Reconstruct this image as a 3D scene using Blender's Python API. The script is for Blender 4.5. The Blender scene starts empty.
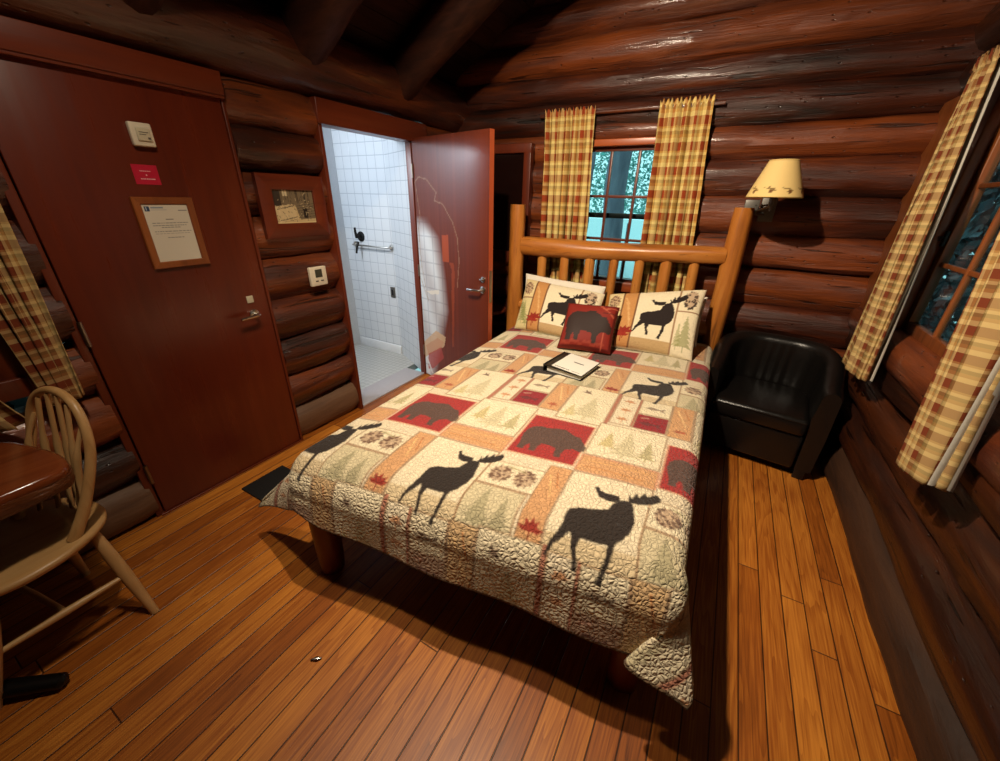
import bpy, math, random
import numpy as np
from mathutils import Vector, Matrix, noise
R_ = random.Random(7)
D = bpy.data
COL = bpy.context.scene.collection
PI = math.pi
sc = bpy.context.scene
sc.view_settings.view_transform = 'Standard'
sc.view_settings.look = 'None'
sc.view_settings.exposure = 0.0
sc.view_settings.gamma = 1.0
sc.view_settings.use_curve_mapping = False
sc.cycles.diffuse_bounces = 1

def lin(c):
    """sRGB 0-255 -> linear"""
    o = []
    for v in c:
        v = v / 255.0
        o.append(v / 12.92 if v <= .04045 else ((v + .055) / 1.055) ** 2.4)
    return o

# ------------------------------------------------------------------ materials
def new_mat(name):
    m = D.materials.new(name); m.use_nodes = True
    nt = m.node_tree; b = nt.nodes['Principled BSDF']
    return m, nt, b

def L(nt, a, b): nt.links.new(a, b)

def plain(name, col, rough=.5, metal=0., spec=.5, coat=0., bump=0., bscale=60., emit=None, estr=0.):
    m, nt, b = new_mat(name)
    b.inputs['Base Color'].default_value = (*lin(col), 1)
    b.inputs['Roughness'].default_value = rough
    b.inputs['Metallic'].default_value = metal
    b.inputs['Specular IOR Level'].default_value = spec
    b.inputs['Coat Weight'].default_value = coat
    if emit:
        b.inputs['Emission Color'].default_value = (*lin(emit), 1)
        b.inputs['Emission Strength'].default_value = estr
    tc = nt.nodes.new('ShaderNodeTexCoord')
    n = nt.nodes.new('ShaderNodeTexNoise'); n.inputs['Scale'].default_value = bscale; n.inputs['Detail'].default_value = 4
    L(nt, tc.outputs['Object'], n.inputs['Vector'])
    mx = nt.nodes.new('ShaderNodeMix'); mx.data_type = 'RGBA'
    c = lin(col)
    mx.inputs['A'].default_value = (c[0]*.9, c[1]*.9, c[2]*.9, 1); mx.inputs['B'].default_value = (min(1, c[0]*1.08), min(1, c[1]*1.08), min(1, c[2]*1.08), 1)
    L(nt, n.outputs['Fac'], mx.inputs['Factor']); L(nt, mx.outputs['Result'], b.inputs['Base Color'])
    if bump:
        bp = nt.nodes.new('ShaderNodeBump'); bp.inputs['Strength'].default_value = bump; bp.inputs['Distance'].default_value = .005
        L(nt, n.outputs['Fac'], bp.inputs['Height']); L(nt, bp.outputs['Normal'], b.inputs['Normal'])
    return m

def wood(name, dark, mid, light, axis, grain=18., stretch=14., rough=(.25, .5), bump=.4, dist=.006, spec=.5, big=1.4, per_island=0.25, coat=0., crack=0.):
    """streaky wood, grain along axis (0,1,2)"""
    m, nt, b = new_mat(name)
    N = nt.nodes.new
    tc = N('ShaderNodeTexCoord')
    mp = N('ShaderNodeMapping'); s = [grain] * 3; s[axis] = grain / stretch; mp.inputs['Scale'].default_value = s
    L(nt, tc.outputs['Object'], mp.inputs['Vector'])
    n1 = N('ShaderNodeTexNoise'); n1.inputs['Scale'].default_value = 1.; n1.inputs['Detail'].default_value = 7; n1.inputs['Roughness'].default_value = .62; n1.inputs['Distortion'].default_value = .5
    L(nt, mp.outputs[0], n1.inputs['Vector'])
    n2 = N('ShaderNodeTexNoise'); n2.inputs['Scale'].default_value = big; n2.inputs['Detail'].default_value = 3
    mp2 = N('ShaderNodeMapping'); s2 = [3.] * 3; s2[axis] = .8; mp2.inputs['Scale'].default_value = s2
    L(nt, tc.outputs['Object'], mp2.inputs['Vector']); L(nt, mp2.outputs[0], n2.inputs['Vector'])
    geo = N('ShaderNodeNewGeometry')
    ad = N('ShaderNodeMath'); ad.operation = 'MULTIPLY_ADD'; ad.inputs[1].default_value = .55; ad.inputs[2].default_value = 0
    L(nt, n2.outputs['Fac'], ad.inputs[0])
    ad2 = N('ShaderNodeMath'); ad2.operation = 'MULTIPLY_ADD'; ad2.inputs[1].default_value = .6
    L(nt, n1.outputs['Fac'], ad2.inputs[0]); L(nt, ad.outputs[0], ad2.inputs[2])
    ad3 = N('ShaderNodeMath'); ad3.operation = 'MULTIPLY_ADD'; ad3.inputs[1].default_value = per_island
    L(nt, geo.outputs['Random Per Island'], ad3.inputs[0]); L(nt, ad2.outputs[0], ad3.inputs[2])
    cr = N('ShaderNodeValToRGB'); e = cr.color_ramp.elements
    e[0].position = .42; e[0].color = (*lin(dark), 1); e[1].position = .95; e[1].color = (*lin(light), 1)
    k = e.new(.66); k.color = (*lin(mid), 1)
    L(nt, ad3.outputs[0], cr.inputs[0]); L(nt, cr.outputs[0], b.inputs['Base Color'])
    hsock = n1.outputs['Fac']
    if crack:
        mp3 = N('ShaderNodeMapping'); s3 = [34.] * 3; s3[axis] = 1.6; mp3.inputs['Scale'].default_value = s3
        n3 = N('ShaderNodeTexNoise'); n3.inputs['Scale'].default_value = 1.; n3.inputs['Detail'].default_value = 2; n3.inputs['Distortion'].default_value = .6
        L(nt, tc.outputs['Object'], mp3.inputs['Vector']); L(nt, mp3.outputs[0], n3.inputs['Vector'])
        cm = N('ShaderNodeMapRange'); cm.inputs['From Min'].default_value = .30; cm.inputs['From Max'].default_value = .36; cm.inputs['To Min'].default_value = 1 - crack; cm.inputs['To Max'].default_value = 1.
        L(nt, n3.outputs['Fac'], cm.inputs['Value'])
        # knots
        vo = N('ShaderNodeTexVoronoi'); mp4 = N('ShaderNodeMapping'); s4 = [5.5] * 3; s4[axis] = 2.6; mp4.inputs['Scale'].default_value = s4
        L(nt, tc.outputs['Object'], mp4.inputs['Vector']); L(nt, mp4.outputs[0], vo.inputs['Vector'])
        km = N('ShaderNodeMapRange'); km.inputs['From Min'].default_value = .05; km.inputs['From Max'].default_value = .14; km.inputs['To Min'].default_value = 1 - crack * .8; km.inputs['To Max'].default_value = 1.
        L(nt, vo.outputs['Distance'], km.inputs['Value'])
        mu = N('ShaderNodeMath'); mu.operation = 'MULTIPLY'; L(nt, cm.outputs[0], mu.inputs[0]); L(nt, km.outputs[0], mu.inputs[1])
        mc = N('ShaderNodeMix'); mc.data_type = 'RGBA'; mc.blend_type = 'MULTIPLY'; mc.inputs['Factor'].default_value = 1.
        L(nt, cr.outputs[0], mc.inputs['A']); L(nt, mu.outputs[0], mc.inputs['B']); L(nt, mc.outputs['Result'], b.inputs['Base Color'])
        hs = N('ShaderNodeMath'); hs.operation = 'MULTIPLY_ADD'; hs.inputs[1].default_value = .5; L(nt, mu.outputs[0], hs.inputs[0]); L(nt, n1.outputs['Fac'], hs.inputs[2]); hsock = hs.outputs[0]
    mr = N('ShaderNodeMapRange'); mr.inputs['From Min'].default_value = .3; mr.inputs['From Max'].default_value = .7
    mr.inputs['To Min'].default_value = rough[1]; mr.inputs['To Max'].default_value = rough[0]
    L(nt, n1.outputs['Fac'], mr.inputs['Value']); L(nt, mr.outputs[0], b.inputs['Roughness'])
    b.inputs['Specular IOR Level'].default_value = spec; b.inputs['Coat Weight'].default_value = coat; b.inputs['Coat Roughness'].default_value = .13
    bp = N('ShaderNodeBump'); bp.inputs['Strength'].default_value = bump; bp.inputs['Distance'].default_value = dist
    L(nt, hsock, bp.inputs['Height']); L(nt, bp.outputs['Normal'], b.inputs['Normal'])
    if coat:
        bc = N('ShaderNodeBump'); bc.inputs['Strength'].default_value = .38; bc.inputs['Distance'].default_value = dist; L(nt, hsock, bc.inputs['Height']); L(nt, bc.outputs['Normal'], b.inputs['Coat Normal'])
    return m

def painted(name, rough=.7, spec=.3, bump_kind=None, bstr=.5, bdist=.004, bscale=60., coat=0., sheen=0.):
    """colour comes from the painted pattern stored on the mesh (attribute 'pattern')"""
    m, nt, b = new_mat(name)
    N = nt.nodes.new
    at = N('ShaderNodeAttribute'); at.attribute_name = 'pattern'
    L(nt, at.outputs['Color'], b.inputs['Base Color'])
    b.inputs['Roughness'].default_value = rough; b.inputs['Specular IOR Level'].default_value = spec
    b.inputs['Coat Weight'].default_value = coat; b.inputs['Sheen Weight'].default_value = sheen
    if bump_kind:
        tc = N('ShaderNodeTexCoord')
        if bump_kind == 'quilt':
            v = N('ShaderNodeTexVoronoi'); v.feature = 'DISTANCE_TO_EDGE'; v.inputs['Scale'].default_value = bscale
            nz = N('ShaderNodeTexNoise'); nz.inputs['Scale'].default_value = 30.; nz.inputs['Detail'].default_value = 3
            mixv = N('ShaderNodeMix'); mixv.data_type = 'VECTOR'; mixv.inputs['Factor'].default_value = .03
            L(nt, tc.outputs['Object'], nz.inputs['Vector']); L(nt, tc.outputs['Object'], mixv.inputs['A']); L(nt, nz.outputs['Color'], mixv.inputs['B'])
            L(nt, mixv.outputs['Result'], v.inputs['Vector'])
            pw = N('ShaderNodeMath'); pw.operation = 'POWER'; pw.inputs[1].default_value = .6; L(nt, v.outputs['Distance'], pw.inputs[0])
            h = pw.outputs[0]
        else:
            nz = N('ShaderNodeTexNoise'); nz.inputs['Scale'].default_value = bscale; nz.inputs['Detail'].default_value = 5
            L(nt, tc.outputs['Object'], nz.inputs['Vector']); h = nz.outputs['Fac']
        bp = N('ShaderNodeBump'); bp.inputs['Strength'].default_value = bstr; bp.inputs['Distance'].default_value = bdist
        L(nt, h, bp.inputs['Height']); L(nt, bp.outputs['Normal'], b.inputs['Normal'])
    return m

def plaid(name, cols, per_u, per_v, gain=1.):
    """woven check from the cloth's own UV (metres)"""
    m, nt, b = new_mat(name); N = nt.nodes.new
    uv = N('ShaderNodeUVMap'); sp = N('ShaderNodeSeparateXYZ'); L(nt, uv.outputs[0], sp.inputs[0])
    def band(sock, per, stops):
        dv = N('ShaderNodeMath'); dv.operation = 'DIVIDE'; dv.inputs[1].default_value = per; L(nt, sock, dv.inputs[0])
        fr = N('ShaderNodeMath'); fr.operation = 'FRACT'; L(nt, dv.outputs[0], fr.inputs[0])
        cr = N('ShaderNodeValToRGB'); cr.color_ramp.interpolation = 'CONSTANT'
        e = cr.color_ramp.elements; e[0].position = stops[0][0]; e[0].color = (*lin(stops[0][1]), 1)
        e[1].position = stops[1][0]; e[1].color = (*lin(stops[1][1]), 1)
        for p, c in stops[2:]:
            k = e.new(p); k.color = (*lin(c), 1)
        L(nt, fr.outputs[0], cr.inputs[0]); return cr.outputs[0]
    cream, rust, olive, gold = cols
    a = band(sp.outputs[0], per_u, [(0, cream), (.20, rust), (.50, cream), (.60, gold), (.70, olive), (.88, cream)])
    c = band(sp.outputs[1], per_v, [(0, cream), (.18, rust), (.52, gold), (.60, cream), (.72, olive), (.86, gold)])
    mx = N('ShaderNodeMix'); mx.data_type = 'RGBA'; mx.inputs['Factor'].default_value = .5
    L(nt, a, mx.inputs['A']); L(nt, c, mx.inputs['B'])
    L(nt, mx.outputs['Result'], b.inputs['Base Color'])
    b.inputs['Roughness'].default_value = .85; b.inputs['Specular IOR Level'].default_value = .15
    tr = N('ShaderNodeBsdfTranslucent'); L(nt, mx.outputs['Result'], tr.inputs['Color'])
    ms = N('ShaderNodeMixShader'); ms.inputs[0].default_value = .22
    out = nt.nodes['Material Output']
    L(nt, b.outputs[0], ms.inputs[1]); L(nt, tr.outputs[0], ms.inputs[2]); L(nt, ms.outputs[0], out.inputs['Surface'])
    return m

def glass(name, tint=(235, 245, 245)):
    m, nt, b = new_mat(name); N = nt.nodes.new
    t = N('ShaderNodeBsdfTransparent'); t.inputs[0].default_value = (*lin(tint), 1)
    g = N('ShaderNodeBsdfGlossy'); g.inputs['Roughness'].default_value = .03
    lw = N('ShaderNodeLayerWeight'); pw = N('ShaderNodeMath'); pw.operation = 'POWER'; pw.inputs[1].default_value = 5.; L(nt, lw.outputs['Facing'], pw.inputs[0])
    fr = N('ShaderNodeMath'); fr.operation = 'MULTIPLY_ADD'; fr.inputs[1].default_value = .9; fr.inputs[2].default_value = .03; L(nt, pw.outputs[0], fr.inputs[0])
    lw.inputs['Blend'].default_value = .5
    mx = N('ShaderNodeMixShader'); L(nt, fr.outputs[0], mx.inputs[0]); L(nt, t.outputs[0], mx.inputs[1]); L(nt, g.outputs[0], mx.inputs[2])
    L(nt, mx.outputs[0], nt.nodes['Material Output'].inputs['Surface'])
    return m

def tile_mat(name, size, col, grout, rough=.2, bump=.5, axes=(0, 2), gw=.05):
    m, nt, b = new_mat(name); N = nt.nodes.new
    tc = N('ShaderNodeTexCoord'); sp = N('ShaderNodeSeparateXYZ'); L(nt, tc.outputs['Object'], sp.inputs[0])
    def edge(sock):
        dv = N('ShaderNodeMath'); dv.operation = 'DIVIDE'; dv.inputs[1].default_value = size; L(nt, sock, dv.inputs[0])
        fr = N('ShaderNodeMath'); fr.operation = 'FRACT'; L(nt, dv.outputs[0], fr.inputs[0])
        s = N('ShaderNodeMath'); s.operation = 'SUBTRACT'; s.inputs[1].default_value = .5; L(nt, fr.outputs[0], s.inputs[0])
        a = N('ShaderNodeMath'); a.operation = 'ABSOLUTE'; L(nt, s.outputs[0], a.inputs[0]); return a.outputs[0]
    mx = N('ShaderNodeMath'); mx.operation = 'MAXIMUM'; L(nt, edge(sp.outputs[axes[0]]), mx.inputs[0]); L(nt, edge(sp.outputs[axes[1]]), mx.inputs[1])
    mr = N('ShaderNodeMapRange'); mr.inputs['From Min'].default_value = .5 - gw; mr.inputs['From Max'].default_value = .5 - gw * .5
    L(nt, mx.outputs[0], mr.inputs['Value'])
    c = N('ShaderNodeMix'); c.data_type = 'RGBA'; c.inputs['A'].default_value = (*lin(col), 1); c.inputs['B'].default_value = (*lin(grout), 1)
    L(nt, mr.outputs[0], c.inputs['Factor']); L(nt, c.outputs['Result'], b.inputs['Base Color'])
    b.inputs['Roughness'].default_value = rough
    bp = N('ShaderNodeBump'); bp.invert = True; bp.inputs['Strength'].default_value = bump; bp.inputs['Distance'].default_value = .003
    L(nt, mr.outputs[0], bp.inputs['Height']); L(nt, bp.outputs['Normal'], b.inputs['Normal'])
    return m

def floor_mat():
    m, nt, b = new_mat('floor boards'); N = nt.nodes.new
    def math_(op, a, bb=None, c=None):
        n = N('ShaderNodeMath'); n.operation = op
        for i, v in enumerate((a, bb, c)):
            if v is None: continue
            if isinstance(v, (int, float)): n.inputs[i].default_value = v
            else: L(nt, v, n.inputs[i])
        return n.outputs[0]
    tc = N('ShaderNodeTexCoord'); sp = N('ShaderNodeSeparateXYZ'); L(nt, tc.outputs['Object'], sp.inputs[0])
    W = .0855
    bx = math_('DIVIDE', math_('ADD', sp.outputs[0], .0270), W)
    bi = math_('FLOOR', bx); bf = math_('FRACT', bx)
    wn = N('ShaderNodeTexWhiteNoise'); wn.noise_dimensions = '1D'; L(nt, bi, wn.inputs['W'])
    by = math_('DIVIDE', math_('ADD', sp.outputs[1], math_('MULTIPLY', wn.outputs['Value'], 3.)), 3.4)
    yi = math_('FLOOR', by); yf = math_('FRACT', by)
    wn2 = N('ShaderNodeTexWhiteNoise'); wn2.noise_dimensions = '2D'
    cb = N('ShaderNodeCombineXYZ'); L(nt, bi, cb.inputs[0]); L(nt, yi, cb.inputs[1]); L(nt, cb.outputs[0], wn2.inputs['Vector'])
    # grain: rings stretched along the board, shifted per board
    cb2 = N('ShaderNodeCombineXYZ'); L(nt, math_('MULTIPLY', sp.outputs[0], 13.), cb2.inputs[0])
    L(nt, math_('MULTIPLY', sp.outputs[1], 1.1), cb2.inputs[1]); L(nt, math_('MULTIPLY', wn2.outputs['Value'], 40.), cb2.inputs[2])
    nz = N('ShaderNodeTexNoise'); nz.inputs['Scale'].default_value = 1.; nz.inputs['Detail'].default_value = 2.; nz.inputs['Roughness'].default_value = .4; L(nt, cb2.outputs[0], nz.inputs['Vector'])
    ring = math_('FRACT', math_('MULTIPLY', nz.outputs['Fac'], 9.))
    ring = math_('POWER', ring, 2.2)
    cb3 = N('ShaderNodeCombineXYZ'); L(nt, math_('MULTIPLY', sp.outputs[0], 160.), cb3.inputs[0]); L(nt, math_('MULTIPLY', sp.outputs[1], 5.), cb3.inputs[1]); L(nt, bi, cb3.inputs[2])
    nf = N('ShaderNodeTexNoise'); nf.inputs['Scale'].default_value = 1.; nf.inputs['Detail'].default_value = 4; L(nt, cb3.outputs[0], nf.inputs['Vector'])
    fac = math_('ADD', math_('MULTIPLY', ring, .17), math_('MULTIPLY', nf.outputs['Fac'], .74))
    fac = math_('ADD', fac, math_('MULTIPLY', math_('SUBTRACT', wn2.outputs['Value'], .5), .36))
    # worn, paler and darker broad patches
    nb = N('ShaderNodeTexNoise'); nb.inputs['Scale'].default_value = 1.7; nb.inputs['Detail'].default_value = 4; L(nt, tc.outputs['Object'], nb.inputs['Vector'])
    fac = math_('ADD', fac, math_('MULTIPLY', math_('SUBTRACT', nb.outputs['Fac'], .5), .5))
    cr = N('ShaderNodeValToRGB'); e = cr.color_ramp.elements
    e[0].position = .05; e[0].color = (*lin((216, 138, 52)), 1); e[1].position = .95; e[1].color = (*lin((80, 34, 8)), 1)
    k = e.new(.5); k.color = (*lin((158, 86, 26)), 1)
    L(nt, fac, cr.inputs[0])
    gx = math_('ABSOLUTE', math_('SUBTRACT', bf, .5)); gy = math_('ABSOLUTE', math_('SUBTRACT', yf, .5))
    g1 = N('ShaderNodeMapRange'); g1.inputs['From Min'].default_value = .462; g1.inputs['From Max'].default_value = .484; L(nt, gx, g1.inputs['Value'])
    g2 = N('ShaderNodeMapRange'); g2.inputs['From Min'].default_value = .4991; g2.inputs['From Max'].default_value = .4997; L(nt, gy, g2.inputs['Value'])
    gap = math_('MAXIMUM', g1.outputs[0], g2.outputs[0])
    mx = N('ShaderNodeMix'); mx.data_type = 'RGBA'; L(nt, math_('MULTIPLY', gap, .9), mx.inputs['Factor']); L(nt, cr.outputs[0], mx.inputs['A']); mx.inputs['B'].default_value = (*lin((30, 12, 4)), 1)
    L(nt, mx.outputs['Result'], b.inputs['Base Color'])
    L(nt, math_('ADD', math_('MULTIPLY', nb.outputs['Fac'], .25), .28), b.inputs['Roughness'])
    bp = N('ShaderNodeBump'); bp.invert = True; bp.inputs['Strength'].default_value = .5; bp.inputs['Distance'].default_value = .004
    L(nt, math_('ADD', gap, math_('MULTIPLY', fac, .12)), bp.inputs['Height']); L(nt, bp.outputs['Normal'], b.inputs['Normal'])
    return m

def leather_mat():
    m, nt, b = new_mat('black leather'); N = nt.nodes.new
    b.inputs['Base Color'].default_value = (.006, .005, .0045, 1); b.inputs['Roughness'].default_value = .3
    tc = N('ShaderNodeTexCoord'); v = N('ShaderNodeTexVoronoi'); v.inputs['Scale'].default_value = 220; L(nt, tc.outputs['Object'], v.inputs['Vector'])
    n = N('ShaderNodeTexNoise'); n.inputs['Scale'].default_value = 9; n.inputs['Detail'].default_value = 4; L(nt, tc.outputs['Object'], n.inputs['Vector'])
    ad = N('ShaderNodeMath'); ad.operation = 'MULTIPLY_ADD'; ad.inputs[1].default_value = .12; L(nt, v.outputs['Distance'], ad.inputs[0]); L(nt, n.outputs['Fac'], ad.inputs[2])
    bp = N('ShaderNodeBump'); bp.inputs['Strength'].default_value = .35; bp.inputs['Distance'].default_value = .01
    L(nt, ad.outputs[0], bp.inputs['Height']); L(nt, bp.outputs['Normal'], b.inputs['Normal'])
    return m

M = {}
LOGC = dict(dark=(20, 8, 4), mid=(76, 31, 13), light=(146, 72, 30))
for ax, nm in ((0, 'x'), (1, 'y'), (2, 'z')):
    M['log_' + nm] = wood('varnished log ' + nm, LOGC['dark'], LOGC['mid'], LOGC['light'], ax, grain=15, stretch=11, rough=(.34, .6), bump=.9, dist=.016, coat=.5, crack=.75)
    M['pine_' + nm] = wood('honey pine ' + nm, (98, 50, 16), (176, 106, 42), (206, 140, 68), ax, grain=22, stretch=10, rough=(.25, .42), bump=.2, dist=.004, crack=.45)
    M['red_' + nm] = wood('red brown board ' + nm, (58, 18, 8), (98, 38, 18), (118, 50, 26), ax, grain=24, stretch=16, rough=(.3, .42), bump=.08, dist=.002)
    M['chair_' + nm] = wood('pale oak ' + nm, (132, 94, 52), (188, 144, 90), (212, 172, 118), ax, grain=26, stretch=12, rough=(.3, .45), bump=.1, dist=.002)
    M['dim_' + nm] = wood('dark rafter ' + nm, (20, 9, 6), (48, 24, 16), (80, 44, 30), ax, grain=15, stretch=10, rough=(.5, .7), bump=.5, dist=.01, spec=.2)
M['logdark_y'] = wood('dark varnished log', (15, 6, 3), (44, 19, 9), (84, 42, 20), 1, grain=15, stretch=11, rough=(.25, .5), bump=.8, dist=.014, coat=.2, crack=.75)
M['oldlog_brown'] = wood('brown worn bottom log', (34, 20, 13), (66, 42, 28), (90, 62, 44), 1, grain=15, stretch=9, rough=(.45, .65), bump=.8, dist=.012)
M['frame_brown'] = wood('brown frame moulding', (84, 40, 16), (132, 70, 32), (160, 92, 46), 2, grain=24, stretch=12, rough=(.3, .4), bump=.1, dist=.002)
M['frame_orange_x'] = wood('orange brown window board', (120, 50, 20), (168, 80, 36), (190, 100, 50), 0, grain=24, stretch=12, rough=(.3, .4), bump=.1, dist=.002)
M['oldlog'] = wood('grey worn bottom log', (62, 40, 28), (106, 76, 54), (134, 104, 80), 1, grain=15, stretch=9, rough=(.45, .65), bump=.7, dist=.01)
M['table'] = wood('table slab', (46, 18, 10), (112, 52, 26), (150, 78, 40), 1, grain=18, stretch=8, rough=(.12, .2), bump=.15, dist=.004)
M['bark'] = wood('bark edge', (30, 14, 8), (92, 50, 28), (130, 80, 50), 1, grain=22, stretch=6, rough=(.2, .35), bump=1., dist=.012)
M['redsatin'] = wood('door veneer', (74, 24, 12), (98, 36, 19), (112, 45, 24), 2, grain=26, stretch=18, rough=(.26, .34), bump=.03, dist=.001)
M['floor'] = floor_mat()
M['chrome'] = plain('brushed steel', (200, 196, 188), .25, 1.)
M['hinge'] = plain('hinge steel', (150, 140, 128), .35, 1.)
M['white_plastic'] = plain('white plastic', (226, 214, 190), .4)
M['beige_plastic'] = plain('cream plastic', (206, 196, 168), .35)
M['black_plastic'] = plain('black plastic', (14, 13, 13), .35)
M['screen'] = plain('grey display', (60, 62, 52), .25)
M['black_iron'] = plain('black iron', (16, 14, 13), .4, .4)
M['tile_ret'] = tile_mat('white tile return', .108, (222, 228, 234), (186, 194, 204), axes=(0, 2), gw=.035)
M['black_mat'] = plain('black rubber', (10, 9, 9), .8, bump=.4, bscale=200)
M['whitewall'] = plain('white painted wall', (214, 220, 226), .5)
M['whitetrim'] = plain('white enamel', (228, 232, 236), .3)
M['plate'] = plain('grey metal plate', (110, 106, 100), .4, .6)
M['tile_xz'] = tile_mat('white wall tile', .108, (222, 228, 234), (186, 194, 204), axes=(0, 2), gw=.035)
M['tile_yz'] = tile_mat('white wall tile side', .108, (222, 228, 234), (150, 158, 168), axes=(1, 2))
M['tile_xy'] = tile_mat('grey floor tile', .052, (186, 188, 186), (146, 148, 148), axes=(0, 1), rough=.35, gw=.07)
M['marble'] = plain('threshold', (176, 172, 176), .3)
M['leather'] = leather_mat()
M['linen'] = plain('white pillow linen', (232, 222, 204), .85, bump=.4, bscale=25)
M['glass'] = glass('window glass')
M['darkpanel'] = plain('dark panel', (26, 12, 9), .16, spec=.5)
M['paper'] = plain('paper edge', (224, 220, 208), .7)
M['lining'] = plain('curtain lining', (196, 190, 178), .9)
M['quilt'] = painted('printed quilt', .8, .15, 'quilt', .82, .011, 62., sheen=.1)
M['quiltback'] = plain('quilt underside', (188, 168, 130), .85)
M['sham'] = painted('printed sham', .8, .15, 'quilt', .45, .006, 45.)
M['cushion'] = painted('printed cushion', .6, .2, 'noise', .2, .004, 90.)
M['print'] = painted('printed sheet', .45, .4)
M['doorface'] = painted('marked door face', .22, .5)
M['shade'] = painted('printed lamp shade', .7, .2, 'noise', .1, .002, 200.)
PLAID = [(252, 228, 150), (172, 74, 40), (184, 146, 80), (224, 176, 92)]
M['plaid'] = plaid('checked curtain', PLAID, .125, .15)
M['plaid_small'] = plaid('small checked curtain', [(226, 196, 134), (132, 64, 40), (150, 124, 76), (186, 140, 82)], .10, .09)
M['ground'] = plain('outdoor ground', (196, 214, 214), .9, bscale=3)
M['trunk'] = wood('tree bark', (78, 76, 86), (112, 110, 122), (140, 138, 146), 2, grain=8, stretch=5, rough=(.7, .9), bump=.8, dist=.03)

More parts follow.
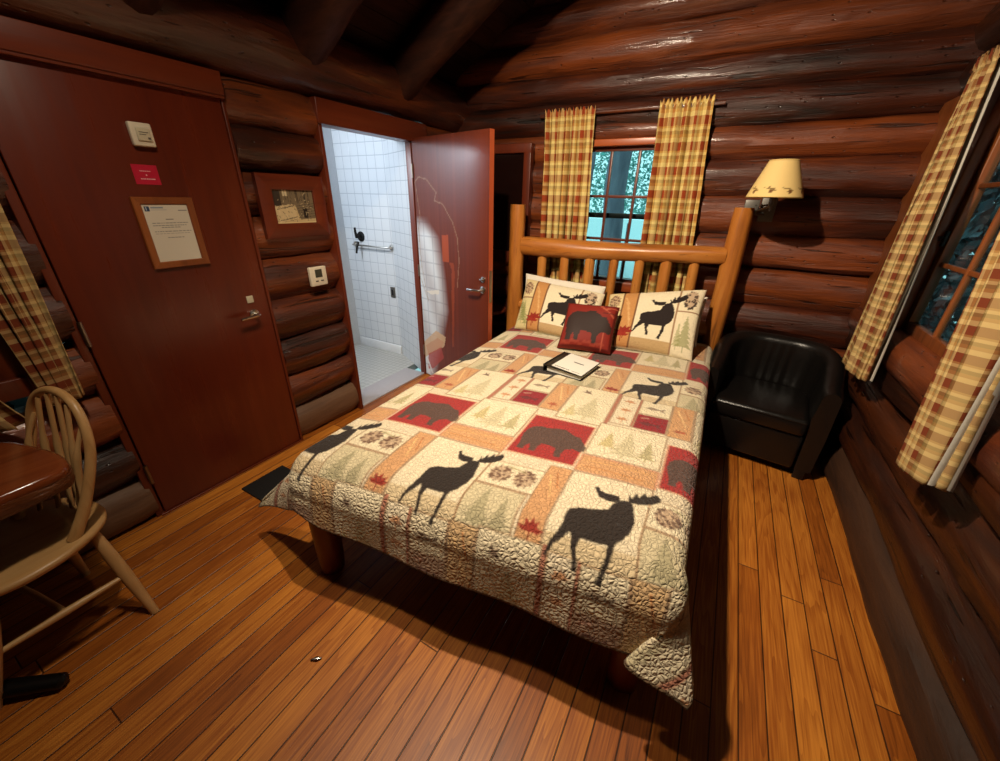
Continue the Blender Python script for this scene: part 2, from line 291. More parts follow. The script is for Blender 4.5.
# ------------------------------------------------------------------ mesh builder
class MB:
    def __init__(s): s.v = []; s.f = []; s.c = None; s.uv = None
    def add(s, vs, fs):
        o = len(s.v); s.v.extend([tuple(v) for v in vs]); s.f.extend([tuple(i + o for i in f) for f in fs]); return s
    def box(s, lo, hi, bev=0., mat=None):
        x0, y0, z0 = lo; x1, y1, z1 = hi
        if bev <= 0:
            vs = [(x0,y0,z0),(x1,y0,z0),(x1,y1,z0),(x0,y1,z0),(x0,y0,z1),(x1,y0,z1),(x1,y1,z1),(x0,y1,z1)]
            fs = [(0,3,2,1),(4,5,6,7),(0,1,5,4),(1,2,6,5),(2,3,7,6),(3,0,4,7)]
        else:
            b = min(bev, (x1-x0)*.49, (y1-y0)*.49, (z1-z0)*.49)
            # rounded box out of stacked rounded rectangles
            vs = []; fs = []; n = 3
            def ring(ins, z):
                pts = []
                for cx, cy, a0 in ((x1-b, y1-b, 0), (x0+b, y1-b, 90), (x0+b, y0+b, 180), (x1-b, y0+b, 270)):
                    for k in range(n+1):
                        a = math.radians(a0 + 90*k/n); pts.append((cx+(b-ins)*math.cos(a), cy+(b-ins)*math.sin(a), z))
                return pts
            rings = []
            for k in range(n+1):
                a = math.radians(90*k/n); rings.append(ring(b*(1-math.sin(a)), z0+b*(1-math.cos(a))))
            for k in range(n, -1, -1):
                a = math.radians(90*k/n); rings.append(ring(b*(1-math.sin(a)), z1-b*(1-math.cos(a))))
            m = len(rings[0])
            for r in rings: vs += r
            for i in range(len(rings)-1):
                for j in range(m):
                    fs.append((i*m+j, i*m+(j+1) % m, (i+1)*m+(j+1) % m, (i+1)*m+j))
            fs.append(tuple(range(m-1, -1, -1))); fs.append(tuple((len(rings)-1)*m+j for j in range(m)))
        if mat is not None: vs = [tuple(mat @ Vector(v)) for v in vs]
        return s.add(vs, fs)
    def tube(s, pts, rad, n=12, cap=True, closed=False, squash=None):
        P = [Vector(p) for p in pts]; m = len(P)
        rads = rad if isinstance(rad, (list, tuple)) else [rad]*m
        vs = []; up = None
        for i, p in enumerate(P):
            if closed: t = P[(i+1) % m]-P[i-1]
            else: t = P[min(i+1, m-1)]-P[max(i-1, 0)]
            t.normalize()
            if up is None:
                up = Vector((0, 0, 1)) if abs(t.z) < .9 else Vector((1, 0, 0))
            a = t.cross(up).normalized(); up = a.cross(t).normalized()
            for k in range(n):
                w = 2*PI*k/n
                ca, sa = math.cos(w), math.sin(w)
                if squash: sa *= squash
                vs.append(p + (a*ca + up*sa)*rads[i])
        fs = []
        for i in range(m if closed else m-1):
            for k in range(n):
                fs.append((i*n+k, i*n+(k+1) % n, ((i+1) % m)*n+(k+1) % n, ((i+1) % m)*n+k))
        if cap and not closed:
            fs.append(tuple(range(n-1, -1, -1))); fs.append(tuple((m-1)*n+k for k in range(n)))
        return s.add(vs, fs)
    def lathe(s, prof, c=(0, 0, 0), n=32, mat=None, cap=True):
        vs = []; fs = []
        for r, z in prof:
            for k in range(n):
                a = 2*PI*k/n; vs.append(Vector((c[0]+r*math.cos(a), c[1]+r*math.sin(a), c[2]+z)))
        if mat is not None: vs = [mat @ v for v in vs]
        for i in range(len(prof)-1):
            for k in range(n): fs.append((i*n+k, i*n+(k+1) % n, (i+1)*n+(k+1) % n, (i+1)*n+k))
        if cap:
            fs.append(tuple(range(n-1, -1, -1))); fs.append(tuple((len(prof)-1)*n+k for k in range(n)))
        return s.add(vs, fs)
    def prism(s, poly, z0, z1, mat=None):
        n = len(poly); vs = [Vector((x, y, z0)) for x, y in poly]+[Vector((x, y, z1)) for x, y in poly]
        if mat is not None: vs = [mat @ v for v in vs]
        fs = [tuple(range(n-1, -1, -1)), tuple(range(n, 2*n))]+[(i, (i+1) % n, n+(i+1) % n, n+i) for i in range(n)]
        return s.add(vs, fs)
    def log(s, a, b, r, seed=0, n=20, step=.07, rough=.012, wob=.008, cap=True, taper=0.):
        A = Vector(a); B = Vector(b); t = (B-A); ln = t.length; t.normalize()
        up = Vector((0, 0, 1)) if abs(t.z) < .9 else Vector((0, 1, 0))
        sd = t.cross(up).normalized(); up = sd.cross(t).normalized()
        m = max(2, int(ln/step)+1); vs = []
        for i in range(m):
            f = i/(m-1); q = A+(B-A)*f
            q = q+sd*wob*noise.noise((f*ln*.9, seed*3.1, 1.7))*2+up*wob*noise.noise((f*ln*.9, seed*3.1, 9.7))*1.2
            rr = r*(1+taper*(f-.5))
            if cap: 
                e = min(f, 1-f)*ln
                if e < .012: rr *= .93
            for k in range(n):
                w = 2*PI*k/n
                d = noise.noise((f*ln*1.3+seed*7.3, math.cos(w)*1.3+seed, math.sin(w)*1.3))*rough*1.2+noise.noise((f*ln*5.+seed*5.3, math.cos(w)*3.2, math.sin(w)*3.2+seed))*rough*.6
                vs.append(q+(sd*math.cos(w)+up*math.sin(w))*(rr+d))
        fs = []
        for i in range(m-1):
            for k in range(n): fs.append((i*n+k, i*n+(k+1) % n, (i+1)*n+(k+1) % n, (i+1)*n+k))
        if cap:
            fs.append(tuple(range(n-1, -1, -1))); fs.append(tuple((m-1)*n+k for k in range(n)))
        return s.add(vs, fs)

def part(name, mb, mat, parent=None, smooth=True, sharp=40):
    me = D.meshes.new(name)
    off = Vector((0, 0, 0))
    o = D.objects.new(name, me); COL.objects.link(o)
    if parent is not None:
        o.parent = parent
        q = parent
        while q is not None: off += Vector(q.location); q = q.parent
    vs = [(v[0]-off.x, v[1]-off.y, v[2]-off.z) for v in mb.v]
    me.from_pydata(vs, [], mb.f)
    if mb.c is not None:
        at = me.color_attributes.new('pattern', 'FLOAT_COLOR', 'POINT')
        arr = np.ones((len(vs), 4), dtype=np.float32); arr[:, :3] = mb.c
        at.data.foreach_set('color', arr.ravel())
    if mb.uv is not None:
        uvl = me.uv_layers.new(name='UVMap')
        li = np.zeros(len(me.loops), dtype=np.int32); me.loops.foreach_get('vertex_index', li)
        uvl.data.foreach_set('uv', np.asarray(mb.uv, dtype=np.float32)[li].ravel())
    me.materials.append(mat if not isinstance(mat, str) else M[mat])
    if smooth:
        me.polygons.foreach_set('use_smooth', [True]*len(me.polygons))
        try: me.set_sharp_from_angle(angle=math.radians(sharp))
        except Exception: pass
    me.update()
    return o

def tag(o, label, cat, group=None, kind=None):
    if label: o['label'] = label
    if cat: o['category'] = cat
    if group: o['group'] = group
    if kind: o['kind'] = kind
    return o

def thing(name, label, cat, loc, group=None, kind=None):
    o = D.objects.new(name, None); COL.objects.link(o); o.location = loc; o.empty_display_size = .05
    return tag(o, label, cat, group, kind)

def frameM(o, x, y, z):
    m = Matrix.Identity(4)
    for i, a in enumerate((Vector(x), Vector(y), Vector(z))):
        for r in range(3): m[r][i] = a[r]
    for r in range(3): m[r][3] = o[r]
    return m

# ------------------------------------------------------------------ camera
def make_camera():
    f = 385.; c0 = np.array([500, 380.5]); vy = (738, 205); vz = (480, 1200)
    a = np.array([vy[0]-c0[0], vy[1]-c0[1], f]); b = np.array([vz[0]-c0[0], vz[1]-c0[1], f])
    Y = a/np.linalg.norm(a); Z = -b/np.linalg.norm(b); Z = Z-Y*(Y@Z); Z /= np.linalg.norm(Z); X = np.cross(Y, Z)
    Rm = np.stack([X, Y, Z])
    cam = D.cameras.new('camera'); o = D.objects.new('camera', cam); COL.objects.link(o)
    cam.sensor_width = 36; cam.sensor_fit = 'HORIZONTAL'; cam.lens = f*36/1000; cam.clip_start = .02; cam.clip_end = 200
    right, up, back = Rm[:, 0], -Rm[:, 1], -Rm[:, 2]
    o.matrix_world = frameM((0, 0, 1.6), right, up, back)
    sc.camera = o
make_camera()
# ------------------------------------------------------------------ setting
def struct(name, mb, mat, label=None, cat=None, parent=None, smooth=True):
    o = part(name, mb, mat, parent, smooth)
    if parent is None: tag(o, label, cat, None, 'structure')
    return o

def segments(lo, hi, holes):
    segs = [(lo, hi)]
    for a, b in sorted(holes):
        out = []
        for s, e in segs:
            if b <= s or a >= e: out.append((s, e)); continue
            if a-s > .04: out.append((s, a))
            if e-b > .04: out.append((b, e))
        segs = out
    return segs

struct('floor', MB().box((-2.42, -1.62, -.06), (.93, 3.48, 0)), 'floor', 'honey brown narrow board floor of the cabin room', 'floor', smooth=False)

def log_wall(joints, face, axis, sgn, lo, hi, openings, seed, lohi=None):
    """stack of horizontal logs; face = room side tangent, sgn = +1 if the logs lie towards + of the face"""
    mb = MB()
    for i in range(len(joints)-1):
        z0, z1 = joints[i], joints[i+1]; zc = (z0+z1)/2; r = (z1-z0)/2*1.13
        holes = [(a, b) for a, b, za, zb in openings if za-.02 < zc < zb+.02]
        l, h = (lo, hi) if lohi is None else lohi(zc)
        for s, e in segments(l, h, holes):
            c = face+sgn*r+sgn*R_.uniform(-.008, .014)
            if axis == 'y': mb.log((c, s, zc), (c, e, zc), r, seed+i*1.37+s, n=22, rough=.017, wob=.012)
            else: mb.log((s, c, zc), (e, c, zc), r, seed+i*1.37+s, n=22, rough=.017, wob=.012)
    return mb

DOOR1 = (.495, 1.352, -1, 2.135); DOOR2 = (1.885, 2.885, -1, 2.135); WINL = (-.75, .30, .86, 2.12)
jl = [.245, .49, .735, .985, 1.245, 1.485, 1.72, 1.93, 2.135]
wl = struct('wall_left', log_wall(jl, -2.34, 'y', -1, -1.7, 3.44, [DOOR1, DOOR2, WINL], 3.), 'log_y', 'dark varnished log wall holding the entry door and the bathroom doorway', 'wall')
mb = MB()
for s, e in segments(-1.7, 3.44, [DOOR1[:2], DOOR2[:2]]): mb.log((-2.34-.138, s, .118), (-2.34-.138, e, .118), .142, 1.+s, n=22, rough=.016)
struct('base_log', mb, 'oldlog', parent=wl)
mb = MB().log((-2.43, -1.7, 2.318), (-2.43, 3.5, 2.318), .178, 44., n=26, rough=.02, step=.05)
struct('plate_log', mb, 'log_y', parent=wl)

BX0, BX1, BZ0, BZ1 = -1.245, -.425, .93, 2.09
jb = [0, .225, .455, .69, .93, 1.195, 1.41, 1.655, 1.885, 2.09, 2.285, 2.475, 2.70, 2.92, 3.13, 3.36, 3.58, 3.78]
def glim(z):
    if z < 2.1: return (-2.5, .92)
    if z < 2.35: return (-2.5, 1.1)
    d = (z-2.33)/.585
    return (-2.98+d, 1.70-max(0, d-.38)) if z > 2.6 else (-2.98+d, 1.15)
struct('wall_back', log_wall(jb, 3.385, 'x', 1, -2.5, 1.1, [(BX0, BX1, BZ0, BZ1)], 11., glim), 'log_x', 'varnished log gable wall behind the headboard, with the small window', 'wall')

WINR = (1.02, 3.52, .95, 2.12)
jr = [.255, .475, .70, .945, 1.18, 1.41, 1.65, 1.89, 2.12, 2.34, 2.56]
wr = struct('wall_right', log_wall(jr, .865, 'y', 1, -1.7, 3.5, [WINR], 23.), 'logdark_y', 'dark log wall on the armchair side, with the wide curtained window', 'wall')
mb = MB().log((.865+.14, -1.7, .12), (.865+.14, 3.5, .12), .143, 27., n=24, rough=.014)
struct('base_log', mb, 'oldlog_brown', parent=wr)
mb = MB().log((.97, -1.7, 2.69), (.97, 3.5, 2.69), .15, 29., n=24, rough=.016)
struct('plate_log', mb, 'logdark_y', parent=wr)
struct('wall_front', log_wall([0, .25, .5, .75, 1., 1.25, 1.5, 1.75, 2., 2.25, 2.5, 2.75, 3., 3.25, 3.45, 3.65, 3.8], -1.55, 'x', -1, -2.5, 1.1, [], 31., glim), 'log_x', 'log wall behind the viewer, opposite the bed', 'wall')

# plank ceiling on both slopes
RX, RZ, SL = -.45, 3.65, .585
def roofz(x): return RZ-SL*abs(x-RX)
mb = MB()
for sgn in (-1, 1):
    k = 0; d0 = 0.
    ca = 1/math.hypot(1, SL); sa = SL*ca
    while d0 < 2.5:
        d1 = d0+.145
        mat = frameM((RX, 0, RZ), (sgn*ca, 0, -sa), (0, 1, 0), (sgn*sa, 0, ca) )
        mb.box((d0+.002, -1.9, 0), (d1-.002, 3.75, .03), mat=mat); d0 = d1
    mb.box((-.02, -1.9, .025), (2.52, 3.75, .06), mat=mat)
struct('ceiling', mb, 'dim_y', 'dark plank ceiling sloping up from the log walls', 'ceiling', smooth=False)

raft_where = {1.06: 'nearest the entry door', 1.84: 'starting between the two doors', 2.66: 'nearest the gable wall', .25: 'over the viewer'}
for i, (y, w) in enumerate(raft_where.items()):
    t = thing('ceiling_rafter', 'dark round log rafter climbing the plank ceiling, the one %s' % w, 'rafter', (-2.42, y, 2.2), 'log rafters under the ceiling', 'structure')
    for sgn, nm in ((-1, 'rafter_log'), (1, 'rafter_log')):
        ca = 1/math.hypot(1, SL); n_ = Vector((sgn*SL*ca, 0, ca))
        a = Vector((RX+(1.42 if sgn > 0 else -2.04), y, roofz(RX+(1.42 if sgn > 0 else -2.04))))-n_*.155; b = Vector((RX+sgn*.02, y, RZ-.01))-n_*.155
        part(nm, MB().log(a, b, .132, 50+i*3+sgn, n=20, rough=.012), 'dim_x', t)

# ---- entry door
d1 = thing('door_1', 'closed flat red brown entry door with notice and lever handle', 'door', (-2.36, .92, 0), None, 'structure')
part('panel', MB().box((-2.40, .515, .012), (-2.352, 1.332, 2.022), .003), 'redsatin', d1)
part('head_board', MB().box((-2.42, .40, 2.03), (-2.318, 1.345, 2.128), .004), 'red_y', d1)
part('head_stop', MB().box((-2.40, .46, 2.018), (-2.325, 1.345, 2.034), .002), 'red_y', d1)
part('jamb', MB().box((-2.50, .478, 0), (-2.358, .510, 2.03), .003), 'red_z', d1)
part('jamb', MB().box((-2.50, 1.336, 0), (-2.346, 1.352, 2.03), .003), 'red_z', d1)
for z in (1.80, 1.03, .27):
    h = part('hinge', MB().tube([(-2.342, .512, z-.055), (-2.342, .512, z+.055)], .009, 10).box((-2.352, .512, z-.05), (-2.349, .520, z+.05)), 'hinge', d1)
hd = part('handle', MB().tube([(-2.345, 1.238, .955), (-2.302, 1.238, .955), (-2.295, 1.225, .955), (-2.294, 1.13, .951)], .0095, 12), 'chrome', d1)
part('rose', MB().lathe([(.026, 0), (.027, .006), (.020, .010)], n=24, mat=frameM((-2.352, 1.238, .955), (0, 1, 0), (0, 0, 1), (1, 0, 0))), 'chrome', hd)
part('indicator_plate', MB().box((-2.353, 1.215, 1.022), (-2.346, 1.252, 1.062), .002), 'beige_plastic', d1)
part('threshold', MB().box((-2.46, .495, -.01), (-2.345, 1.352, .010), .002), 'red_y', d1)
part('outer_panel', MB().box((-2.50, .495, 0), (-2.46, 1.352, 2.14)), 'red_z', d1)

# ---- bathroom doorway with the open leaf
d2 = thing('door_2', 'open red brown bathroom door swung towards the headboard, pale smear low on its face', 'door', (-2.36, 2.3, 0), None, 'structure')
part('head_board', MB().box((-2.44, 1.872, 1.995), (-2.322, 2.90, 2.128), .004), 'red_y', d2)
part('jamb', MB().box((-2.60, 1.882, 0), (-2.338, 1.906, 2.0), .002), 'red_z', d2)
part('jamb', MB().box((-2.40, 2.716, 0), (-2.345, 2.90, 2.0), .002), 'red_z', d2)
part('threshold', MB().box((-2.60, 1.906, -.02), (-2.36, 2.722, .012), .004), 'marble', d2)
HG = Vector((-2.335, 2.722, .012)); LD = Vector((.822, -.186, 0)); LL = LD.length; LD.normalize(); LN = Vector((LD.y, -LD.x, 0))  # LN faces the room
LH = 2.003

def canvas(h, w, col): 
    a = np.empty((h, w, 3)); a[:] = lin(col); return a
def inside(pts, X, Y):
    ins = np.zeros(X.shape, bool); n = len(pts)
    for i in range(n):
        x0, y0 = pts[i]; x1, y1 = pts[(i+1) % n]
        if y0 == y1: continue
        c = ((y0 > Y) != (y1 > Y)) & (X < (x1-x0)*(Y-y0)/(y1-y0)+x0)
        ins ^= c
    return ins
class Cv:
    """painted pattern on a rectangle x0..x1, y0..y1"""
    def __init__(s, x0, x1, y0, y1, res, col):
        s.x0, s.y0, s.res = x0, y0, res
        s.w = int((x1-x0)/res)+1; s.h = int((y1-y0)/res)+1
        s.X, s.Y = np.meshgrid(x0+np.arange(s.w)*res, y0+np.arange(s.h)*res)
        s.a = canvas(s.h, s.w, col); s.rng = np.random.default_rng(5)
    def box_(s, pts):
        xs = [p[0] for p in pts]; ys = [p[1] for p in pts]
        i0 = max(0, int((min(xs)-s.x0)/s.res)-1); i1 = min(s.w, int((max(xs)-s.x0)/s.res)+2)
        j0 = max(0, int((min(ys)-s.y0)/s.res)-1); j1 = min(s.h, int((max(ys)-s.y0)/s.res)+2)
        return slice(j0, j1), slice(i0, i1)
    def poly(s, pts, col, al=1.):
        j, i = s.box_(pts)
        if j.stop <= j.start or i.stop <= i.start: return
        m = inside(pts, s.X[j, i], s.Y[j, i]); v = s.a[j, i]; v[m] = v[m]*(1-al)+np.array(lin(col))*al
    def rect(s, x0, y0, x1, y1, col, al=1.): s.poly([(x0, y0), (x1, y0), (x1, y1), (x0, y1)], col, al)
    def ell(s, cx, cy, rx, ry, col, al=1., n=20): s.poly([(cx+rx*math.cos(2*PI*k/n), cy+ry*math.sin(2*PI*k/n)) for k in range(n)], col, al)
    def line(s, pts, w, col, al=1.):
        for (x0, y0), (x1, y1) in zip(pts[:-1], pts[1:]):
            d = math.hypot(x1-x0, y1-y0) or 1e-6; nx, ny = -(y1-y0)/d*w/2, (x1-x0)/d*w/2
            s.poly([(x0+nx, y0+ny), (x1+nx, y1+ny), (x1-nx, y1-ny), (x0-nx, y0-ny)], col, al)
    def grain(s, amt, sx=1, sy=1, seed=1):
        r = np.random.default_rng(seed); 
        g = r.random((s.h//sy+2, s.w//sx+2)); g = np.repeat(np.repeat(g, sy, 0), sx, 1)[:s.h, :s.w]
        k = 1+(g-.5)*2*amt; s.a *= k[..., None]
    def sample(s, x, y):
        i = np.clip(np.rint((np.asarray(x)-s.x0)/s.res).astype(int), 0, s.w-1); j = np.clip(np.rint((np.asarray(y)-s.y0)/s.res).astype(int), 0, s.h-1)
        return s.a[j, i]

lc = Cv(0, LL, 0, LH, .004, (106, 46, 28))
r_ = np.random.default_rng(3)
# veneer streaks
st = r_.random(lc.w); st = np.convolve(st, np.ones(5)/5, 'same'); st2 = np.convolve(r_.random(lc.h), np.ones(60)/60, 'same')
lc.a *= (1+(st[None, :, None]-.5)*.5)*(1+(st2[:, None, None]-.5)*.6)
# pale smear with faint tile lines low on the hinge side, soft edged
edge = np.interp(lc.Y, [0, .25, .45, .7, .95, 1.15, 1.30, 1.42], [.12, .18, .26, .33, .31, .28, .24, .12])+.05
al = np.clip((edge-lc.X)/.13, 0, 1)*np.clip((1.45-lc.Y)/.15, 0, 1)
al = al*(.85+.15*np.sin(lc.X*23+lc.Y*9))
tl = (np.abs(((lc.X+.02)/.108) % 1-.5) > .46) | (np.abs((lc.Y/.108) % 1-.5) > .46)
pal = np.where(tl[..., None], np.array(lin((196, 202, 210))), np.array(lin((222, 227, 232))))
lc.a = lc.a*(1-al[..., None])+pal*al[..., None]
DOORMARKS = []
# marks on the open leaf, as seen: thin scribbled outlines, an orange block, the quilt's reflection painted in red and cream low down
lc.line([(.01, 1.70), (.06, 1.735), (.157, 1.718), (.271, 1.625), (.246, 1.567), (.344, 1.546), (.453, 1.421), (.505, 1.305), (.518, 1.134), (.491, .923)], .009, (150, 112, 84), .8)
lc.line([(.01, 1.70), (.03, 1.60), (.05, 1.449), (.02, 1.344), (.03, 1.08)], .008, (150, 112, 84), .7)
lc.line([(.0, .95), (.10, .74), (.02, 1.10)], .007, (176, 164, 150), .8)
lc.poly([(.318, 1.316), (.40, 1.322), (.399, 1.116), (.317, 1.112)], (168, 74, 38), .9)
lc.poly([(.399, 1.116), (.455, 1.116), (.462, 1.026), (.425, .39), (.405, .382), (.425, 1.06)], (150, 66, 36), .8)
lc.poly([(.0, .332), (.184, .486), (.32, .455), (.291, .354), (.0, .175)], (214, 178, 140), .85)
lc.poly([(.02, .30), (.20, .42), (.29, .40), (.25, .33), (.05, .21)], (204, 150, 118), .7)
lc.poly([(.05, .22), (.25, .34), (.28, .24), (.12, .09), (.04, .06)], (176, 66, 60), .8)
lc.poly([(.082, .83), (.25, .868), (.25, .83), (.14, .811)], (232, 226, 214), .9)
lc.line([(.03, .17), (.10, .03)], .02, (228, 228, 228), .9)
def make_leaf():
    nu, nz = int(LL/.006), int(LH/.006); U = np.linspace(0, LL, nu); Z = np.linspace(0, LH, nz)
    mb = MB(); cols = []
    def P(u, w, z): return HG+LD*u+LN*w+Vector((0, 0, z))
    # face towards the room (w = 0); body lies behind it
    for z in Z:
        for u in U: mb.v.append(tuple(P(u, 0, z)))
    for j in range(nz-1):
        for i in range(nu-1): mb.f.append((j*nu+i, j*nu+i+1, (j+1)*nu+i+1, (j+1)*nu+i))
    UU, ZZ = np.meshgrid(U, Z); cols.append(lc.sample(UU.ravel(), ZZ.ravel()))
    T = -.045
    q = [(0, LL, 0, LH)]
    sides = [[(LL, 0, 0), (LL, T, 0), (LL, T, LH), (LL, 0, LH)], [(0, T, 0), (0, 0, 0), (0, 0, LH), (0, T, LH)],
             [(0, 0, LH), (LL, 0, LH), (LL, T, LH), (0, T, LH)], [(0, T, 0), (LL, T, 0), (LL, 0, 0), (0, 0, 0)], [(LL, T, 0), (0, T, 0), (0, T, LH), (LL, T, LH)]]
    for s in sides:
        mb.add([P(*p) for p in s], [(0, 1, 2, 3)])
        cols.append(np.tile(np.array(lin((172, 78, 46))), (4, 1)))
    mb.c = np.concatenate(cols)
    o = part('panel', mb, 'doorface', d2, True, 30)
    o['label'] = 'red brown face with a pale smear and thin scribbled outlines'
    lm = frameM(HG, LD, LN, (0, 0, 1))     # local: x along leaf, y out to room, z up
    def loc(mb_): 
        mb_.v = [tuple(lm @ Vector(v)) for v in mb_.v]; return mb_
    part('handle', loc(MB().tube([(.785, 0, .95), (.785, .05, .95), (.775, .056, .95), (.665, .055, .945)], .0095, 12).lathe([(.028, 0), (.028, .006), (.02, .01)], n=24, mat=frameM((.785, 0, .95), (0, 0, 1), (1, 0, 0), (0, 1, 0)))), 'chrome', d2)
    part('thumb_turn', loc(MB().lathe([(.022, 0), (.022, .008), (.01, .012)], n=24, mat=frameM((.79, 0, 1.03), (0, 0, 1), (1, 0, 0), (0, 1, 0))).box((.765, .01, 1.024), (.80, .024, 1.036), .003)), 'chrome', d2)
    part('latch_plate', loc(MB().box((LL-.001, -.036, .86), (LL+.0025, -.009, 1.10), .001)), 'hinge', d2)
    for z in (.25, 1.0, 1.78): part('hinge', loc(MB().tube([(-.006, .006, z-.05), (-.006, .006, z+.05)], .008, 10)), 'hinge', d2)
make_leaf()

# ---- back window
w1 = thing('window_1', 'small divided window between the two checked curtains over the headboard', 'window', (-.83, 3.45, 1.5), None, 'structure')
yf = 3.375
fr = MB().box((BX0-.02, yf, 1.985), (BX1+.02, 3.62, 2.032), .006).box((BX0-.02, yf, BZ0-.02), (BX1+.02, 3.64, .985), .006)
fr.box((BX0-.02, yf+.006, .97), (-1.175, 3.62, 1.99), .005).box((-.50, yf+.006, .97), (BX1+.02, 3.62, 1.99), .005)
part('window_frame', fr, 'frame_orange_x', w1)
part('header_log', MB().log((BX0-.03, 3.47, 2.085), (BX1+.03, 3.47, 2.085), .078, 19., n=20, rough=.008), 'log_x', w1)
s_ = MB()
for x0, x1 in ((-1.18, -1.15), (-.525, -.495)): s_.box((x0, 3.43, .975), (x1, 3.475, 1.99), .003)
for z0, z1 in ((.975, 1.005), (1.955, 1.99)): s_.box((-1.18, 3.432, z0), (-.495, 3.473, z1), .003)
for x in (-.943, -.731): s_.box((x-.010, 3.438, .98), (x+.010, 3.468, 1.98), .003)
for z in (1.64, 1.317): s_.box((-1.17, 3.440, z-.010), (-.505, 3.466, z+.010), .003)
part('sash', s_, 'red_z', w1)
part('pane', MB().box((-1.17, 3.450, .985), (-.505, 3.455, 1.975)), 'glass', w1, False)
s_ = MB().box((-1.2, 3.56, 1.475), (-.48, 3.59, 1.515), .003).box((-1.2, 3.56, .96), (-1.165, 3.59, 2.0), .003).box((-.515, 3.56, .96), (-.48, 3.59, 2.0), .003)
part('storm_frame', s_, 'black_iron', w1)

# ---- wide window beside the armchair
w2 = thing('window_2', 'wide brown framed window with dark panes beside the armchair', 'window', (.95, 1.9, 1.5), None, 'structure')
ya, yb, za, zb = 1.02, 2.86, .95, 2.12
f_ = MB().box((.862, yb-.085, za-.01), (.95, 3.46, zb+.012), .006).box((.862, ya-.012, za-.01), (1.12, ya+.115, zb+.012), .006)
f_.box((.866, ya, zb-.09), (1.0, 3.46, zb+.015), .006)
part('window_frame', f_, 'frame_brown', w2)
part('sill', MB().log((.93, ya-.02, .93), (.93, 3.45, .93), .105, 77., n=22, rough=.008), 'log_y', w2)
s_ = MB()
for y0, y1 in ((yb-.135, yb-.085), (1.845, 1.915), (ya+.115, ya+.185)): s_.box((.905, y0, 1.02), (.945, y1, 2.05), .004)
for z0, z1 in ((1.02, 1.075), (2.0, 2.05)): s_.box((.907, ya+.12, z0), (.943, yb-.09, z1), .004)
for y in (1.40, 1.62, 2.18, 2.45): s_.box((.915, y-.010, 1.05), (.938, y+.010, 2.02), .003)
for z in (1.36, 1.70): s_.box((.917, ya+.16, z-.010), (.936, yb-.11, z+.010), .003)
part('sash', s_, 'frame_brown', w2)
part('pane', MB().box((.924, ya+.15, 1.06), (.929, yb-.11, 2.01)), 'glass', w2, False)
part('latch', MB().box((.892, yb-.125, 1.44), (.906, yb-.10, 1.51), .003).tube([(.892, yb-.112, 1.48), (.876, yb-.112, 1.48), (.872, yb-.14, 1.47)], .006, 8), 'black_iron', w2)

# ---- window behind the table
w3 = thing('window_3', 'dark window behind the checked curtain next to the entry door', 'window', (-2.42, -.2, 1.5), None, 'structure')
f_ = MB().box((-2.55, -.76, .84), (-2.335, -.68, 2.13), .005).box((-2.55, .23, .84), (-2.335, .31, 2.13), .005).box((-2.55, -.75, 2.05), (-2.335, .30, 2.13), .005).box((-2.55, -.75, .84), (-2.315, .30, .92), .005)
part('window_frame', f_, 'red_z', w3)
s_ = MB()
for y in (-.68, -.24, .20): s_.box((-2.45, y-.02, .92), (-2.41, y+.02, 2.05), .003)
for z in (.93, 1.30, 1.68, 2.04): s_.box((-2.448, -.68, z-.012), (-2.412, .23, z+.012), .003)
part('sash', s_, 'red_z', w3)
part('pane', MB().box((-2.432, -.68, .93), (-2.427, .22, 2.05)), 'glass', w3, False)

# ---- bathroom shell
struct('floor_bathroom', MB().box((-3.75, 1.0, -.06), (-2.60, 3.15, .006)), 'tile_xy', 'small grey mosaic floor tiles of the bathroom', 'floor', smooth=False)
wb = struct('wall_bathroom', MB().box((-3.72, 3.0, 0), (-2.90, 3.10, 2.5)).prism([(-2.90, 3.0), (-2.38, 2.735), (-2.38, 2.76), (-2.60, 3.10), (-2.90, 3.10)], 0, 2.03).prism([(-2.90, 3.0), (-2.60, 2.85), (-2.60, 3.10), (-2.90, 3.10)], 2.03, 2.5), 'tile_xz', 'white square tiled shower wall seen through the doorway', 'wall', smooth=False)
part('tile_base', MB().box((-3.52, 2.982, .0), (-2.905, 3.0, .10), .006), 'whitetrim', wb)
struct('wall_bathroom_side', MB().box((-3.72, .98, 0), (-3.50, 2.72, 2.5)).box((-3.72, 2.72, 0), (-3.56, 3.0, 2.5)), 'whitewall', 'plain white bathroom wall left of the shower tiles', 'wall', smooth=False)
struct('wall_bathroom_front', MB().box((-3.72, .9, 0), (-2.60, .98, 2.5)), 'whitewall', 'plain white bathroom wall out of sight', 'wall', smooth=False)
struct('wall_bathroom_inner', MB().box((-2.66, .98, 0), (-2.605, 1.876, 2.5)).box((-2.66, 1.876, 2.03), (-2.605, 3.1, 2.5)), 'whitewall', 'white inner side of the log wall round the bathroom doorway', 'wall', smooth=False)
struct('ceiling_bathroom', MB().box((-3.75, .9, 2.5), (-2.58, 3.15, 2.55)), 'whitewall', 'white bathroom ceiling out of sight', 'ceiling', smooth=False)
struct('trim_1', MB().box((-2.66, 1.874, 0), (-2.602, 1.93, 2.02), .004), 'whitetrim', 'narrow white door trim on the bathroom side of the doorway', 'trim')

